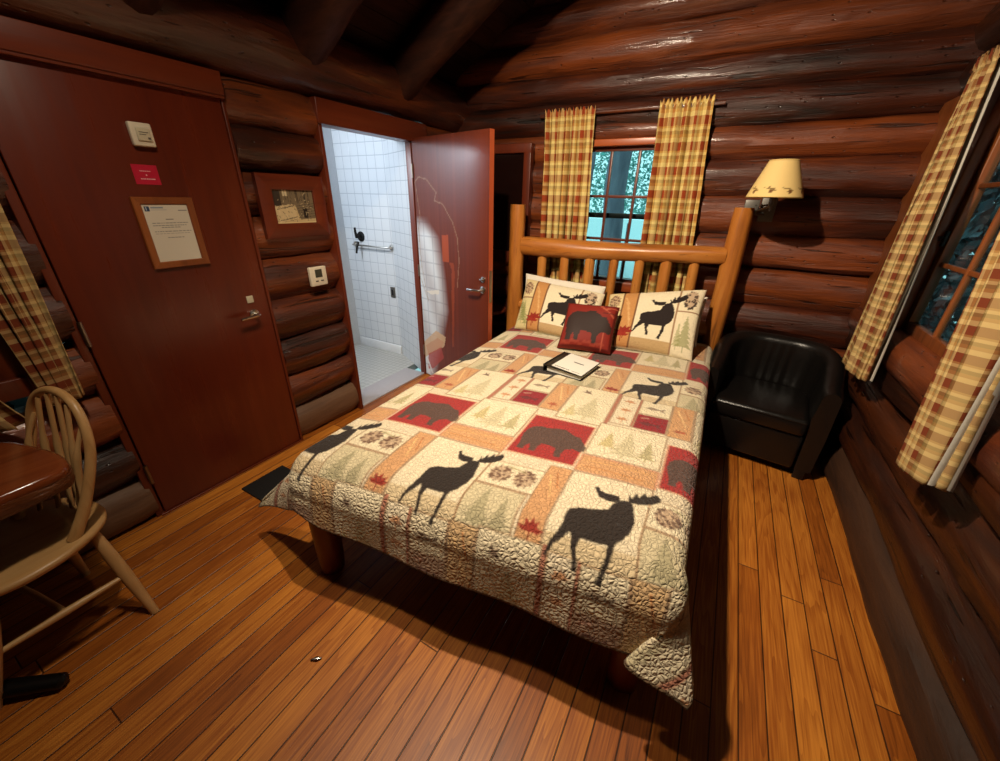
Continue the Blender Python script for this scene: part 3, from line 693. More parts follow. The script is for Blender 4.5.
t = thing('grab_bar', 'long steel grab bar across the white shower tiles', 'grab bar', (-3.15, 2.99, 1.14))
part('rail', MB().tube([(-3.42, 3.0, 1.14), (-3.42, 2.955, 1.14), (-3.40, 2.945, 1.14), (-2.93, 2.945, 1.14), (-2.915, 2.955, 1.14), (-2.915, 3.0, 1.14)], .008, 12), 'chrome', t)
for x in (-3.42, -2.915): part('flange', MB().lathe([(.03, 0), (.028, .008), (.014, .012)], n=20, mat=frameM((x, 3.0, 1.14), (1, 0, 0), (0, 0, 1), (0, -1, 0))), 'chrome', t)
t = thing('shower_valve', 'dark shower valve with a lever above the grab bar', 'shower valve', (-3.33, 3.0, 1.22))
part('escutcheon', MB().lathe([(.05, 0), (.048, .01), (.03, .018)], n=24, mat=frameM((-3.33, 3.0, 1.22), (1, 0, 0), (0, 0, 1), (0, -1, 0))), 'black_iron', t)
part('lever', MB().tube([(-3.33, 2.985, 1.22), (-3.33, 2.94, 1.22), (-3.325, 2.925, 1.27), (-3.32, 2.92, 1.31)], [.018, .018, .012, .010], 10), 'black_iron', t)
part('hand_shower', MB().tube([(-3.335, 2.955, 1.17), (-3.335, 2.93, 1.12), (-3.34, 2.92, 1.06)], [.016, .012, .010], 10), 'black_iron', t)
t = thing('wall_outlet', 'small grey metal plate low on the shower tiles', 'wall plate', (-2.95, 3.0, .69))
part('plate', MB().box((-2.985, 2.99, .635), (-2.925, 3.001, .745), .003), 'plate', t); part('socket', MB().box((-2.967, 2.986, .66), (-2.943, 2.991, .72), .002), 'black_plastic', t)

# ---- small things on the entry door and the log wall
def wall_sheet(cv, y0, y1, z0, z1, x, ny=90, nz=90):
    """flat printed sheet facing +x; canvas x runs 0..1 left to right in view (increasing y), canvas y runs top down"""
    mb = MB()
    Yv = np.linspace(0, 1, ny); Zv = np.linspace(0, 1, nz)
    for b in Zv:
        for a in Yv: mb.v.append((x, y0+(y1-y0)*a, z1-(z1-z0)*b))
    for j in range(nz-1):
        for i in range(ny-1): mb.f.append((j*ny+i, (j+1)*ny+i, (j+1)*ny+i+1, j*ny+i+1))
    A, B = np.meshgrid(Yv, Zv); mb.c = cv.sample(A.ravel(), B.ravel()); return mb
def frame_x(y0, y1, z0, z1, w, xa, xb, bev=.004):
    mb = MB(); o = [(y0, z0), (y1, z0), (y1, z1), (y0, z1)]; i = [(y0+w, z0+w), (y1-w, z0+w), (y1-w, z1-w), (y0+w, z1-w)]
    for k in range(4):
        a, b, c_, d = o[k], o[(k+1) % 4], i[(k+1) % 4], i[k]
        m_ = lambda p, q, t: (p[0]+(q[0]-p[0])*t, p[1]+(q[1]-p[1])*t)
        ao, bo, ai, bi = m_(a, d, .12), m_(b, c_, .12), m_(d, a, .12), m_(c_, b, .12)
        vs = [(xa, *a), (xa, *b), (xa, *c_), (xa, *d), (xb-.004, *a), (xb-.004, *b), (xb-.006, *c_), (xb-.006, *d), (xb, *ao), (xb, *bo), (xb-.002, *bi), (xb-.002, *ai)]
        mb.add(vs, [(0, 1, 5, 4), (4, 5, 9, 8), (8, 9, 10, 11), (11, 10, 6, 7), (7, 6, 2, 3), (3, 2, 1, 0)])
    return mb
t = thing('door_alarm', 'small white plastic box with a cream window high on the entry door', 'box', (-2.35, .952, 1.82))
part('housing', MB().box((-2.352, .912, 1.776), (-2.325, .993, 1.866), .006), 'white_plastic', t)
part('cover', MB().box((-2.326, .930, 1.796), (-2.318, .981, 1.846), .004), 'beige_plastic', t)
part('mark', MB().box((-2.3185, .938, 1.828), (-2.3172, .972, 1.831)).box((-2.3185, .938, 1.820), (-2.3172, .962, 1.8225)).box((-2.3185, .966, 1.804), (-2.3172, .976, 1.812)), 'plate', t, False)
cv = Cv(0, 1, 0, 1, .005, (196, 26, 58))
cv.line([(.28, .32), (.70, .32)], .06, (246, 190, 196), .9); cv.ell(.5, .52, .03, .04, (246, 190, 196)); cv.line([(.24, .72), (.80, .72)], .06, (246, 190, 196), .9)
for x in (.33, .40, .47, .54, .62, .68): cv.line([(x, .28), (x, .36)], .014, (196, 26, 58)); cv.line([(x-.02, .68), (x-.02, .76)], .014, (196, 26, 58))
o = part('red_sign', wall_sheet(cv, .882, .976, 1.626, 1.705, -2.3508, 80, 70), 'print', None, False)
o.modifiers.new('thick', 'SOLIDIFY').thickness = .001
tag(o, 'small red sign with pale lettering under the white box on the entry door', 'sign')
t = thing('framed_notice', 'white printed notice in a light brown frame on the entry door', 'framed notice', (-2.35, .955, 1.27))
part('frame', frame_x(.836, 1.078, 1.262, 1.575, .031, -2.352, -2.334), 'frame_brown', t)
cv = Cv(0, 1, 0, 1, .004, (226, 218, 200))
cv.rect(.07, .05, .17, .13, (52, 74, 104)); cv.rect(.095, .06, .12, .12, (190, 200, 210)); cv.line([(.2, .07), (.45, .07)], .022, (150, 160, 172)); cv.line([(.2, .11), (.52, .11)], .012, (160, 166, 172)); cv.line([(.76, .12), (.95, .12)], .012, (120, 120, 118))
cv.line([(.44, .265), (.6, .265)], .014, (120, 116, 110))
rr = random.Random(2)
for yy, a, b in ((.33, .13, .90), (.365, .13, .86), (.40, .30, .70), (.47, .13, .92), (.505, .13, .88), (.575, .36, .72)):
    x = a
    while x < b:
        w = rr.uniform(.03, .08); cv.line([(x, yy), (min(b, x+w), yy)], .012, (122, 118, 112), .85); x += w+.014
part('sheet', wall_sheet(cv, .862, 1.052, 1.288, 1.549, -2.343, 110, 150), 'print', t, False)
part('backing', MB().box((-2.3515, .85, 1.275), (-2.345, 1.065, 1.562)), 'paper', t, False)
t = thing('picture_frame', 'sepia photograph of a log building in a wide red brown frame on the log wall', 'picture', (-2.34, 1.61, 1.36))
part('frame', frame_x(1.402, 1.826, 1.362, 1.703, .080, -2.345, -2.312), 'red_y', t)
part('backing', MB().box((-2.344, 1.42, 1.38), (-2.336, 1.80, 1.69)), 'black_plastic', t, False)
cv = Cv(0, 1, 0, 1, .006, (196, 170, 124))
g = np.random.default_rng(9)
cv.rect(0, 0, 1, .45, (120, 104, 80)); cv.rect(.26, 0, .38, .2, (214, 196, 156)); cv.rect(0, .05, .2, .5, (58, 50, 42))
for k in range(26): 
    x = g.uniform(0, 1); cv.line([(x, 0), (x+g.uniform(-.02, .02), g.uniform(.2, .55))], .014, (50, 42, 34), .7)
cv.poly([(0, .5), (.45, .42), (.55, .85), (.1, .95)], (206, 182, 138)); cv.poly([(.52, .45), (1, .35), (1, .85), (.6, .88)], (120, 104, 80))
for k in range(6): cv.line([(.56, .48+.07*k), (1, .40+.075*k)], .016, (64, 54, 42), .8)
cv.rect(.70, .55, .80, .84, (36, 30, 26)); cv.line([(.05, .58), (.5, .46)], .02, (80, 66, 50)); cv.line([(.1, .9), (.52, .8)], .02, (90, 76, 56))
for k in range(70): cv.line([(a_ := g.uniform(0, 1), b_ := g.uniform(.1, .9)), (a_+g.uniform(-.06, .06), b_+g.uniform(-.1, .1))], .012, (52, 42, 34) if g.random() < .6 else (220, 200, 158), .8)
for k in range(90): cv.ell(g.uniform(0, 1), g.uniform(.4, .98), .012, .012, (64, 54, 42) if g.random() < .6 else (226, 206, 160), .7)
cv.rect(0, .95, 1, 1, (222, 196, 142))
part('photograph', wall_sheet(cv, 1.48, 1.748, 1.438, 1.627, -2.328, 100, 90), 'print', t, False)
t = thing('thermostat', 'white wall thermostat with a dark display on a log by the bathroom doorway', 'thermostat', (-2.335, 1.69, 1.11))
t = part('housing', MB().box((-2.345, 1.628, 1.050), (-2.318, 1.752, 1.172), .006), 'white_plastic', t)
part('display', MB().box((-2.319, 1.664, 1.105), (-2.3165, 1.716, 1.156), .001), 'screen', t)
part('button', MB().box((-2.319, 1.660, 1.078), (-2.316, 1.680, 1.086), .001), 'plate', t); part('button', MB().box((-2.319, 1.700, 1.078), (-2.316, 1.720, 1.086), .001), 'plate', t)

# ---- dark framed panel on the back wall, behind the open door
t = thing('wall_cupboard', 'dark cupboard front in a red brown frame on the back wall behind the open door', 'cupboard', (-1.84, 3.36, 1.06))
f_ = MB().box((-2.12, 3.325, 1.955), (-1.585, 3.40, 2.025), .006).box((-2.12, 3.325, 1.06), (-1.585, 3.40, 1.165), .006).box((-1.655, 3.327, 1.1), (-1.587, 3.40, 2.0), .006).box((-2.12, 3.327, 1.1), (-2.05, 3.40, 2.0), .006)
part('frame', f_, 'red_z', t); part('door_panel', MB().box((-2.07, 3.352, 1.12), (-1.63, 3.39, 1.98)), 'darkpanel', t, False)
t = thing('bedside_stand', 'small round red brown wooden stand beside the left headboard post', 'bedside stand', (-1.86, 3.12, 0))
part('top', MB().lathe([(.0, .625), (.15, .625), (.168, .632), (.172, .645), (.166, .658), (.155, .655), (.15, .648), (0, .648)], (-1.86, 3.12, 0), 40, cap=False), 'red_x', t)
part('column', MB().lathe([(.045, .03), (.03, .12), (.024, .3), (.034, .45), (.026, .56), (.06, .625)], (-1.86, 3.12, 0), 20), 'red_z', t)
part('foot', MB().lathe([(.13, 0), (.13, .018), (.10, .03), (.05, .05)], (-1.86, 3.12, 0), 30), 'red_x', t)

# ---- curtains
def curtain(name, label, A, B, C, Dd, nrm, pleats, amp, seed, full=1.75, group=None, cloth='plaid', lining=False, lo=.026):
    """A,B top left/right; C,Dd bottom left/right (as walked along the rod)"""
    A, B, C, Dd = map(Vector, (A, B, C, Dd)); nrm = Vector(nrm)
    nu, nv = pleats*14+1, 70; mb = MB(); uv = []
    wid = (B-A).length*full; hgt = (A-C).length
    rng = random.Random(seed); ph = [rng.uniform(-.5, .5) for _ in range(pleats+2)]
    for j in range(nv):
        v = j/(nv-1)
        for i in range(nu):
            u = i/(nu-1)
            p = (A*(1-u)+B*u)*(1-v)+(C*(1-u)+Dd*u)*v
            k = u*pleats; w = 2*PI*k+ph[int(k)]*.6*math.sin(PI*(k % 1))
            am = amp*(.45+.7*min(1, v*2.2))*(1+.35*math.sin(seed+k*1.7))
            if v < .03: am *= .7
            d = am*math.sin(w)+.25*am*math.sin(2*w+seed+v*2)
            p = p+nrm*d+(B-A).normalized()*(.012*math.sin(w*2+v*3)*min(1, v*3))
            if v < .018: p = p+Vector((0, 0, 1))*.012*math.sin(w*2+seed)+nrm*.008*math.sin(w*3)
            p = p+Vector((0, 0, 1))*(.006*math.sin(w+1)*(1 if v > .97 else 0))
            mb.v.append(tuple(p)); uv.append((u*wid, v*hgt+.03*seed))
    for j in range(nv-1):
        for i in range(nu-1): mb.f.append((j*nu+i, (j+1)*nu+i, (j+1)*nu+i+1, j*nu+i+1))
    mb.uv = uv
    base = (A+B+C+Dd)/4; base.z = min(C.z, Dd.z)
    t = thing(name, label, 'curtain', base, group or 'checked curtains')
    o = part('cloth', mb, cloth, t, True, 180); md = o.modifiers.new('thick', 'SOLIDIFY'); md.thickness = .003
    if lining:
        m2 = MB(); m2.v = [tuple(Vector(v)-nrm*lo+Vector((0, 0, .004))) for v in mb.v]; m2.f = list(mb.f); m2.uv = uv
        part('lining', m2, 'lining', t, True, 180)
    return t
def rod(name, label, a, b, r, mat, knots=True):
    A, B = Vector(a), Vector(b); t = thing(name, label, 'curtain rod', (A+B)/2, 'curtain rods')
    part('pole', MB().log(a, b, r, 3.3, n=14, rough=.003, wob=.006), mat, t)
    return t
rod('curtain_rod', 'dark peeled branch curtain rod over the back window', (-1.53, 3.352, 2.205), (-.22, 3.352, 2.20), .013, 'log_x')
curtain('curtain', 'yellow and rust checked curtain on the bathroom side of the back window', (-1.48, 3.328, 2.232), (-1.08, 3.328, 2.232), (-1.425, 3.328, .62), (-1.03, 3.328, .62), (0, -1, 0), 7, .024, 1.2)
curtain('curtain', 'yellow and rust checked curtain on the lamp side of the back window', (-.625, 3.330, 2.235), (-.29, 3.330, 2.235), (-.575, 3.330, .62), (-.20, 3.330, .62), (0, -1, 0), 6, .025, 2.6)
rod('curtain_rod', 'thin curtain rod over the wide window by the armchair', (.79, .85, 2.17), (.79, 2.93, 2.17), .013, 'log_y')
curtain('curtain', 'checked curtain hanging over the black armchair', (.775, 2.87, 2.195), (.775, 2.68, 2.195), (.765, 2.86, .765), (.755, 2.47, .80), (-1, 0, 0), 5, .018, 3.7, lining=True, cloth='plaid_small')
curtain('curtain', 'checked curtain on the near side of the wide window, pale lining showing', (.775, 2.07, 2.195), (.775, 1.78, 2.195), (.765, 1.80, .71), (.765, 1.56, .78), (-1, 0, 0), 3, .024, 4.4, lining=True, lo=.012, cloth='plaid_small')
rod('curtain_rod', 'thin curtain rod over the window behind the table', (-2.275, -.9, 2.17), (-2.275, .46, 2.17), .012, 'log_y')
curtain('curtain', 'long checked curtain between the table and the entry door', (-2.262, .20, 2.19), (-2.262, .44, 2.19), (-2.255, .315, .80), (-2.255, .405, .80), (1, 0, 0), 4, .016, 5.1, cloth='plaid_small')
curtain('curtain', 'checked curtain hanging low behind the slab table and the chair bow', (-2.262, -.62, 2.19), (-2.262, -.30, 2.19), (-2.255, -.20, .755), (-2.255, .235, .755), (1, 0, 0), 6, .018, 6.3, cloth='plaid_small')
HL=np.array([-1.385,3.02]);HR=np.array([.02,3.16]);FR=np.array([.05,.985]);FL=np.array([-1.315,.79])
QW,QL=1.42,2.2          # top size in cloth metres
OL,OR,OF=.30,.33,.365    # overhang left, right, foot
QZ=.645
def quilt_pos(S,T):
    """cloth coords: S 0..QW across (left to right), T 0..QL from head to foot, overhang beyond"""
    S=np.asarray(S,float);T=np.asarray(T,float)
    u=np.clip(S/QW,0,1)[...,None]; v=np.clip(T/QL,0,1)[...,None]
    p=(HL*(1-u)+HR*u)*(1-v)+(FL*(1-u)+FR*u)*v
    dl=np.maximum(-S,0);dr=np.maximum(S-QW,0);df=np.maximum(T-QL,0)
    nF=np.array([.17,-.985]);nL=np.array([-1,.02]);nR=np.array([1,.02])
    dx=np.maximum(dl,dr); left=(S<QW/2)
    nS=np.where(left[...,None],nL,nR)
    rho=np.hypot(dx,df); phi=np.arctan2(df,dx)
    phi=np.where(rho<1e-9,0,phi)
    QR=.055+.075*np.sin(phi)**2   # the foot end is softly rounded, the sides tighter
    a=np.minimum(rho,QR*np.pi/2)
    out=QR*np.sin(a/QR); drop=QR*(1-np.cos(a/QR))
    rest=np.maximum(rho-QR*np.pi/2,0)
    rest=rest*(1-.38*(1-np.clip(S/QW,0,1)**.6)*np.sin(phi)**4)
    # side flare
    flare=np.where(df>dx,.10,.10)
    out=out+flare*rest; drop=drop+rest*.985
    d=np.cos(phi)[...,None]*nS+np.sin(phi)[...,None]*nF
    xy=p+d*out[...,None]
    # corner pleats
    k=np.sin(2*phi)**1.5*np.clip(rest/np.where(left,.2,.3),0,1.4)
    k=np.where((dx>0)&(df>0),k,0)
    fl=np.where(left[...,None],np.array([-.25,.0]),np.array([.045,-.07]))
    xy=xy+fl*k[...,None]
    k2=np.where((dx>0)&(df>0)&(~left),np.sin(2*np.clip(phi-np.pi/4,0,np.pi/4))**2*0+np.sin(4*np.clip(phi-np.pi/4,0,np.pi/4))**2*np.clip(rest/.25,0,1.3),0)
    xy=xy+np.array([-.15,-.05])*k2[...,None]
    # right pleat folds over the foot side
    zz=QZ-drop
    zz=zz+np.where(left,-.045,.075)*k
    k3=np.where((df>0)&left,np.exp(-((S-.0)/.07)**2)*np.clip(rest/.2,0,1.3),0)
    zz=zz+.05*k3
    # gentle wave in the hanging foot
    w=np.clip(rest/.2,0,1)*np.where(df>dx,1,0)
    xy[...,1]+=-.010*w*np.sin(S*11+.6)
    # soft top
    inn=np.minimum(np.minimum(S,QW-S),QL-T)
    zz=zz-.012*np.exp(-np.maximum(inn,0)/.12)*(1-np.clip(rho/.01,0,1))-.012*np.clip(rho/.01,0,1)
    zz=zz+.006*np.sin(S*5.1+1)*np.sin(T*3.7)*np.clip(inn/.2,0,1)
    return np.concatenate([xy,zz[...,None]],-1)
# ------------------------------------------------------------------ quilt print
MO_L = [(1.143, 2.0), (1.155, 1.991), (1.168, 2.012), (1.189, 2.017), (1.206, 2.017), (1.236, 2.017), (1.244, 2.034), (1.231, 2.051), (1.21, 2.055), (1.193, 2.051), (1.172, 2.047), (1.155, 2.021)]
MO_R = [(1.269, 2.034), (1.265, 1.991), (1.278, 2.012), (1.29, 1.969), (1.299, 1.995), (1.316, 1.956), (1.324, 1.978), (1.354, 1.948), (1.371, 1.965), (1.371, 1.987), (1.345, 2.012), (1.312, 2.03), (1.29, 2.034)]
MO_B = [(1.223, 2.064), (1.24, 2.038), (1.265, 2.03), (1.286, 2.038), (1.295, 2.064), (1.303, 2.094), (1.312, 2.124), (1.307, 2.167), (1.29, 2.206), (1.269, 2.227), (1.265, 2.24), (1.261, 2.279), (1.248, 2.326), (1.244, 2.352), (1.223, 2.348), (1.236, 2.313), (1.244, 2.27), (1.246, 2.236), (1.219, 2.24), (1.189, 2.24), (1.16, 2.24), (1.151, 2.27), (1.16, 2.3), (1.164, 2.335), (1.147, 2.331), (1.147, 2.305), (1.134, 2.27), (1.13, 2.24), (1.122, 2.227), (1.105, 2.253), (1.079, 2.279), (1.063, 2.318), (1.054, 2.313), (1.067, 2.266), (1.084, 2.236), (1.092, 2.202), (1.088, 2.163), (1.092, 2.137), (1.122, 2.12), (1.168, 2.111), (1.215, 2.094)]
CREAM = (232, 217, 184); TAN = (160, 126, 94); REDC = (164, 54, 52); ORN = (208, 158, 112); CHAR = (84, 72, 64); MOOSE = (52, 44, 40); MAUVE = (176, 118, 96); OLIVE = (198, 186, 148); BROWN = (112, 84, 68)
def moose(cv, x0, y0, sx=1., sy=1., flip=False, col=MOOSE, al=1.):
    """animal fitted to a 0.317 x 0.404 box whose top left corner is x0, y0"""
    for P_ in (MO_L, MO_R, MO_B):
        pts = [((1.371-x if flip else x-1.054)*sx+x0, (y-1.948)*sy+y0) for x, y in P_]
        cv.poly(pts, col, al)
BEAR = [(.02, .52), (.03, .36), (.09, .25), (.2, .19), (.34, .2), (.48, .15), (.6, .14), (.68, .2), (.78, .27), (.86, .27), (.9, .33), (.98, .46), (1.03, .56), (1.03, .66), (.98, .7), (.92, .68), (.86, .66), (.8, .7), (.76, .72), (.74, .86), (.76, .97), (.66, .97), (.64, .86), (.62, .74), (.5, .7), (.38, .7), (.36, .8), (.36, .95), (.26, .95), (.25, .84), (.22, .76), (.18, .84), (.18, .95), (.07, .95), (.07, .8), (.04, .66)]
def bear(cv, x0, y0, w, h, col=CHAR, al=.92): cv.poly([(x0+x*w, y0+y*h) for x, y in BEAR], col, al)
def conifer(cv, cx, y0, h, w, col=OLIVE, al=.75, seed=0):
    r = random.Random(seed); n = 7; pts_l = []; pts_r = []
    for k in range(n):
        f = (k+1)/n; f0 = (k+.35)/n
        pts_l += [(cx-w*.5*f*r.uniform(.8, 1.1), y0+h*.88*f), (cx-w*.5*f*.45, y0+h*.88*f-h*.02)]
        pts_r += [(cx+w*.5*f*r.uniform(.8, 1.1), y0+h*.88*f), (cx+w*.5*f*.45, y0+h*.88*f-h*.02)]
    cv.poly([(cx, y0)]+pts_r+pts_l[::-1], col, al); cv.rect(cx-w*.04, y0+h*.84, cx+w*.04, y0+h, col, al)
def cone(cv, cx, cy, rx, ry, seed=0, col=BROWN):
    r = random.Random(seed); cv.ell(cx, cy, rx, ry, (176, 140, 112), .7)
    for k in range(26):
        a = r.uniform(0, 2*PI); q = math.sqrt(r.random()); x, y = cx+rx*q*math.cos(a), cy+ry*q*math.sin(a); cv.ell(x, y, rx*.17, ry*.13, col, .9, 8)
    for k in range(12):
        a = 2*PI*k/12; cv.line([(cx+rx*.8*math.cos(a), cy+ry*.8*math.sin(a)), (cx+rx*1.15*math.cos(a+.15), cy+ry*1.15*math.sin(a+.15))], .006, col, .8)
def leafspray(cv, cx, cy, s, col, al=.8, seed=0):
    r = random.Random(seed)
    for k in range(5):
        a = -PI/2+(k-2)*.62+r.uniform(-.1, .1); x, y = cx+s*math.cos(a), cy+s*math.sin(a); nx, ny = -math.sin(a)*s*.2, math.cos(a)*s*.2
        cv.poly([(cx, cy), ((cx+x)/2+nx, (cy+y)/2+ny), (x, y), ((cx+x)/2-nx, (cy+y)/2-ny)], col, al)
    cv.line([(cx, cy), (cx, cy+s*.8)], s*.1, col, al)
def bird(cv, x, y, s, col=BROWN):
    cv.poly([(x-s, y-.1*s), (x-.3*s, y-.15*s), (x-.35*s, y-1.*s), (x+.1*s, y-.35*s), (x+.4*s, y-.8*s), (x+.45*s, y-.1*s), (x+.9*s, y+.35*s), (x+.2*s, y+.25*s), (x-.4*s, y+.1*s)], col, .9)
def fish(cv, x, y, s, col=BROWN):
    cv.poly([(x-s, y), (x-.4*s, y-.4*s), (x+.5*s, y-.1*s), (x+s, y-.45*s), (x+.85*s, y+.1*s), (x+s, y+.5*s), (x+.45*s, y+.1*s), (x-.3*s, y+.32*s)], col, .7)
def block(cv, x0, y0, x1, y1, col, bw=.007, bcol=TAN):
    cv.rect(x0-bw, y0-bw, x1+bw, y1+bw, bcol, .8); cv.rect(x0, y0, x1, y1, col)
def tile(cv, X, Y, k):
    low = Y > 2.
    q = lambda f, x, *a, **b: None
    B_ = lambda x0, y0, x1, y1, c, **kw: block(cv, X+x0, Y+y0, X+x1, Y+y1, c, **kw)
    # row above the bears
    B_(-.02, -.40, .075, -.08, (206, 172, 128) if low else ORN); leafspray(cv, X+.03, Y-.13, .035, (160, 60, 44), .7, k)
    cv.line([(X+.0, Y-.36), (X+.05, Y-.2)], .008, (236, 196, 140), .8); cv.line([(X+.03, Y-.38), (X+.06, Y-.28)], .006, (190, 116, 60), .8)
    B_(.088, -.41, .305, -.03, CREAM); conifer(cv, X+.21, Y-.31, .26, .17, seed=k+1); conifer(cv, X+.13, Y-.19, .14, .09, (196, 180, 124), .7, k+4); bird(cv, X+.15, Y-.345, .035)
    cv.rect(X+.31, Y-.42, X+.328, Y+.0, MAUVE)
    B_(.334, -.40, .425, -.09, (230, 214, 184))
    for j in range(3): leafspray(cv, X+.38, Y-.335+.10*j, .036, (196, 134, 88), .85, k+j)
    cv.rect(X+.427, Y-.40, X+.437, Y-.09, MAUVE)
    B_(.442, -.395, .585, -.25, CREAM); fish(cv, X+.51, Y-.32, .05)
    B_(.442, -.235, .585, -.09, (176, 146, 122) if low else (146, 44, 50)); fish(cv, X+.51, Y-.15, .052, (96, 52, 52)); cv.line([(X+.46, Y-.2), (X+.5, Y-.21)], .012, (200, 150, 130), .7)
    # bear row
    B_(0, 0, .285, .315, REDC, bcol=(206, 140, 108)); bear(cv, X+.005, Y+.035, .285, .26)
    B_(.305, -.06, .598, .212, CREAM)
    conifer(cv, X+.45, Y-.03, .23, .15, seed=k+2); conifer(cv, X+.37, Y+.0, .15, .10, (190, 172, 112), .75, k+3); conifer(cv, X+.54, Y+.01, .17, .09, (170, 158, 110), .75, k+6)
    B_(.305, .228, .600, .333, ORN, bcol=(196, 120, 84))
    cv.line([(X+.32, Y+.26), (X+.58, Y+.255)], .005, (228, 176, 112), .7); cv.line([(X+.33, Y+.30), (X+.56, Y+.305)], .005, (196, 126, 66), .7)
    # moose row
    B_(-.012, .40, .205, .535, CREAM); cone(cv, X+.05, Y+.465, .042, .047, k); cone(cv, X+.15, Y+.465, .042, .047, k+9)
    cv.line([(X+.06, Y+.415), (X+.14, Y+.43)], .006, (150, 140, 90), .8)
    B_(-.012, .548, .19, .745, (210, 196, 160)); conifer(cv, X+.06, Y+.56, .17, .12, (158, 150, 116), .7, k+2); conifer(cv, X+.14, Y+.58, .15, .09, (150, 142, 110), .7, k+7)
    B_(.212, .35, .296, .745, ORN); leafspray(cv, X+.255, Y+.68, .05, (146, 46, 40), .95, k); cv.line([(X+.23, Y+.4), (X+.27, Y+.52)], .007, (236, 190, 130), .8); cv.line([(X+.25, Y+.38), (X+.28, Y+.47)], .006, (180, 104, 56), .7)
    B_(.306, .348, .598, .752, (232, 216, 184))
    cv.rect(X+.306, Y+.66, X+.598, Y+.752, (206, 182, 140), .7)
def quilt_canvas():
    cv = Cv(-OL-.02, QW+OR+.02, -.03, QL+OF+.06, .0025, (224, 208, 178))
    ks = [(i, j) for j in (-1, 0, 1) for i in range(-1, 3)]
    for i, j in ks: tile(cv, .119+.617*i, 1.585+1.12*j, i*5+j*3+20)
    for i, j in ks: moose(cv, .119+.617*i+.315+(.055 if j == 0 and i < 1 else 0), 1.585+1.12*j+(.362 if j or i > 0 else .35), *((.83, 1.0) if j == 0 and i < 1 else (1., 1. if j >= 0 else .93)))
    for _ in range(2):
        q = cv.a.copy(); q[1:-1, 1:-1] = (cv.a[1:-1, 1:-1]*4+cv.a[:-2, 1:-1]+cv.a[2:, 1:-1]+cv.a[1:-1, :-2]+cv.a[1:-1, 2:])/8; cv.a = q
    rr = np.random.default_rng(4)
    cv.a *= (1+(rr.random(cv.a.shape[:2])-.5)*.16)[..., None]
    return cv
def make_quilt():
    nu, nv = 500, 620
    S = np.linspace(-OL, QW+OR, nu); T = np.linspace(0, QL+OF, nv); SS, TT = np.meshgrid(S, T)
    # rounded lower corners of the cloth
    P = quilt_pos(SS, TT)
    cv = quilt_canvas()
    mb = MB(); mb.v = [tuple(p) for p in P.reshape(-1, 3)]
    for j in range(nv-1):
        for i in range(nu-1):
            mb.f.append((j*nu+i, (j+1)*nu+i, (j+1)*nu+i+1, j*nu+i+1))
    mb.c = cv.sample(SS.ravel(), TT.ravel())
    e = (np.minimum(SS+OL, QW+OR-SS) < .012) | (QL+OF-TT < .012)
    mb.c[e.ravel()] = lin((110, 88, 66))
    o = part('quilt', mb, 'quilt', None, True, 180)
    md = o.modifiers.new('thick', 'SOLIDIFY'); md.thickness = .010; md.offset = 1
    # solid base so its origin sits on the bed
    return tag(o, 'lodge patchwork quilt printed with moose, bears and pines, spread over the bed', 'quilt')
make_quilt()
# ---- bed
bed = thing('log_bed', 'honey coloured log bed with a spindled headboard under the printed quilt', 'bed', (-.7, 1.95, 0))
PLc, PRc = (-1.57, 3.12), (.045, 3.24)
part('post', MB().log((PLc[0], PLc[1], 0), (PLc[0], PLc[1], 1.565), .069, 61., n=22, rough=.010, wob=.012, taper=-.10), 'pine_z', bed)
part('post', MB().log((PRc[0], PRc[1], 0), (PRc[0], PRc[1], 1.585), .063, 67., n=22, rough=.008, wob=.012, taper=-.05), 'pine_z', bed)
hv = Vector((PRc[0]-PLc[0], PRc[1]-PLc[1], 0))
def hb(f, z): p = Vector((PLc[0], PLc[1], 0))+hv*f; return (p.x, p.y, z)
part('top_rail', MB().log(hb(.03, 1.243), hb(.975, 1.268), .067, 71., n=22, rough=.007, wob=.010, taper=-.2), 'pine_x', bed)
part('lower_rail', MB().log(hb(.03, .735), hb(.975, .735), .056, 73., n=20, rough=.006), 'pine_x', bed)
for k, f in enumerate((.145, .262, .392, .508, .627, .745, .862)):
    part('spindle', MB().log(hb(f, .72), hb(f, 1.235), .037+.006*(k % 3 == 2), 80.+k, n=16, rough=.005, wob=.006), 'pine_z', bed)
part('leg', MB().log((-1.295, .75, 0), (-1.295, .75, .46), .056, 91., n=20, rough=.006, taper=.12), 'red_z', bed)
part('leg', MB().log((.01, .955, 0), (.01, .955, .50), .055, 93., n=20, rough=.006), 'red_z', bed)
part('side_rail', MB().log((-1.22, .74, .43), (-1.52, 3.10, .43), .05, 95., n=16, rough=.005), 'pine_y', bed)
part('side_rail', MB().log((.02, .95, .43), (.02, 3.22, .43), .05, 97., n=16, rough=.005), 'pine_y', bed)
part('foot_rail', MB().log((-1.20, .74, .43), (.02, .95, .43), .05, 99., n=16, rough=.005), 'pine_x', bed)
part('slat_base', MB().prism([(-1.45, 3.0), (-1.16, .84), (-.02, 1.03), (-.04, 3.1)], .40, .44), 'pine_x', bed)
mt = part('mattress', MB().prism([(-1.40, 2.98), (-1.28, .84), (0.03, 1.04), (-.0, 3.1)], .44, .615), 'linen', None)
tag(mt, 'thick mattress on the log bed, covered by the printed quilt', 'mattress')

